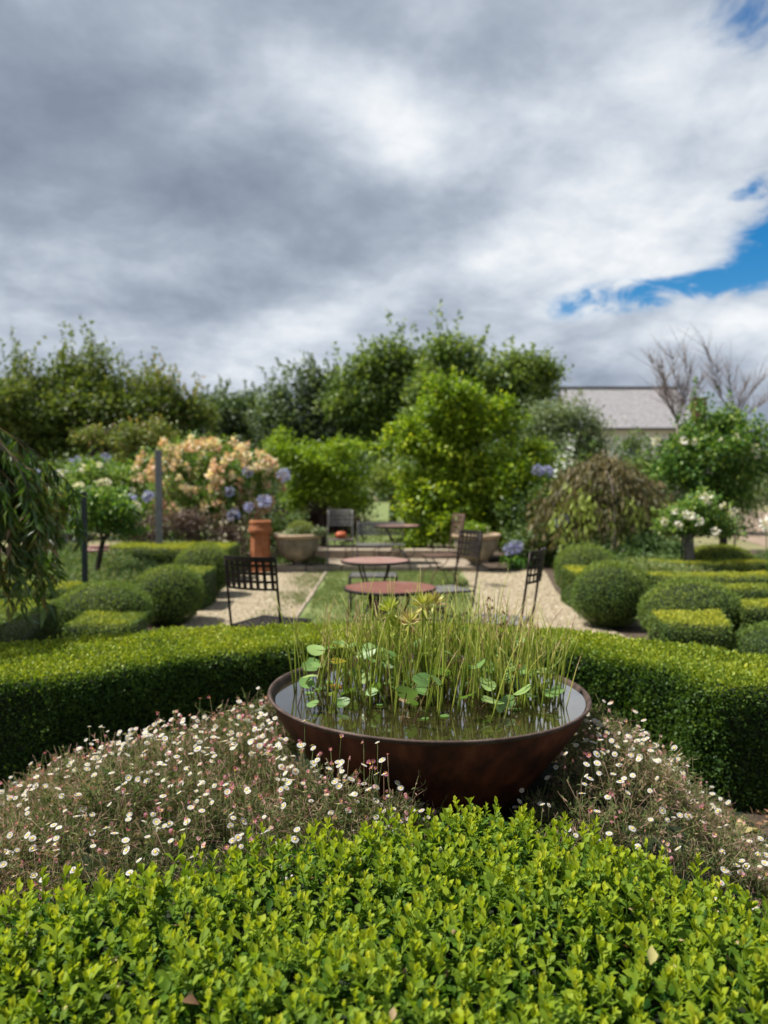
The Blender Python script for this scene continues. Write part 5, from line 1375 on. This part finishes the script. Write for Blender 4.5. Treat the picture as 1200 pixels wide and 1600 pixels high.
dry_leaf('brown leaf lying on the front hedge at bottom left', G(283, 1565, FH + .04), .035, (.2, .2, .4), .25)
dry_leaf('brown leaf tip at the bottom edge of the front hedge', G(612, 1596, FH + .045), .022, (.2, -.9, 1.3), .6)
dry_leaf('dark brown leaf resting on the curved hedge top at left', G(283, 992, .58), .05, (.2, .2, .2), .1)
for i, (u, v, r_, L) in enumerate(((1165, 1345, .3, .22), (1150, 1375, -.4, .18), (1185, 1325, 1.3, .2))):
    p = G(u, v, .02)
    o = MB().tube(spline([(-L / 2, 0, 0), (0, .012, .008), (L / 2, 0, 0)], 6), [.005, .006, .005, .005, .004, .003], 6).build('fallen_stick', M['bark_grey'], None, True)
    o.location = p; o.rotation_euler = (0, 0, r_); tag(o, ['dark stick lying under the yellow leaf at the right edge', 'short stick lying nearest the daisies on the right', 'stick standing out of the litter at the far right'][i], 'stick', 'sticks in the litter')

# ------------------------------------------------------------------ weeping branches at the left edge
TX, TY = -2.66, 4.62
root = thing('weeping_tree', 'weeping tree with long narrow leaves hanging in from the left edge', 'weeping tree', (TX, TY, 0))
MB().tube(spline([(0, 0, 0), (.03, 0, .8), (-.02, 0, 1.45), (.05, -.05, 1.72)], 12), np.linspace(.055, .03, 12), 10).build('trunk', M['bark_grey'], root, True)
ll = [TG().add(*(lambda a: (a[0], a[1], .5))(leaf6(.24, .05, c, .35))).data('leaf', M['branch_leaf'], True) for c in (.05, .22, .4)]
rng2 = random.Random(5); parts = 0
g = TG(); tw = []
for i in range(120):
    a = rng2.uniform(-1.9, .9) if i < 104 else rng2.uniform(.9, 4.3)
    r = rng2.uniform(.25, .74); top = 1.74 + rng2.uniform(-.12, .16) - r * .12; end = rng2.uniform(.72, 1.35)
    c, s = math.cos(a), math.sin(a)
    pts = spline([(.05, -.05, 1.66), (c * r * .45, s * r * .45, top + .05), (c * r * .85, s * r * .85, top - .18), (c * r, s * r, (top + end) / 2), (c * r * 1.03 + rng2.uniform(-.05, .05), s * r, end)], 18)
    MB().tube(pts, np.linspace(.0055, .0014, 18), 5).build('branch', M['bark_dark'] if i % 3 else M['stem_red'], root, True)
    brown = rng2.random() < .42
    for k in range(60):
        q = rng2.uniform(.22, 1.0) * 17; j = min(int(q), 16); p = Vector(pts[j]).lerp(Vector(pts[j + 1]), q - j)
        d = Vector((rng2.gauss(.12, .5), rng2.gauss(0, .5), -1)).normalized(); L = rng2.uniform(.08, .14)
        h = Vector((rng2.gauss(0, 1), rng2.gauss(-.6, 1), rng2.uniform(0, .8)))
        if parts < 298 and s < .3 and k % 12 == 0:
            z = h.cross(d).normalized(); n3 = d.cross(z)
            Mx = Matrix((( d.x, z.x, n3.x), (d.y, z.y, n3.y), (d.z, z.z, n3.z))).to_4x4()
            o = link('leaf', rng2.choice(ll), root); o.matrix_local = Matrix.Translation(p) @ Mx @ Matrix.Scale(L, 4); parts += 1
        else:
            tint = min(1, max(0, rng2.uniform(.1, .65) + (.32 if brown else 0)))
            g.add(*place(*leaf6(rng2.uniform(.16, .24), .05, rng2.uniform(.05, .4), .35), np.array([p + Vector((TX, TY, 0))]), np.array([d]), np.array([h]), L, tint))
g.build('foliage', M['branch_leaf'], root, 'stuff', True)
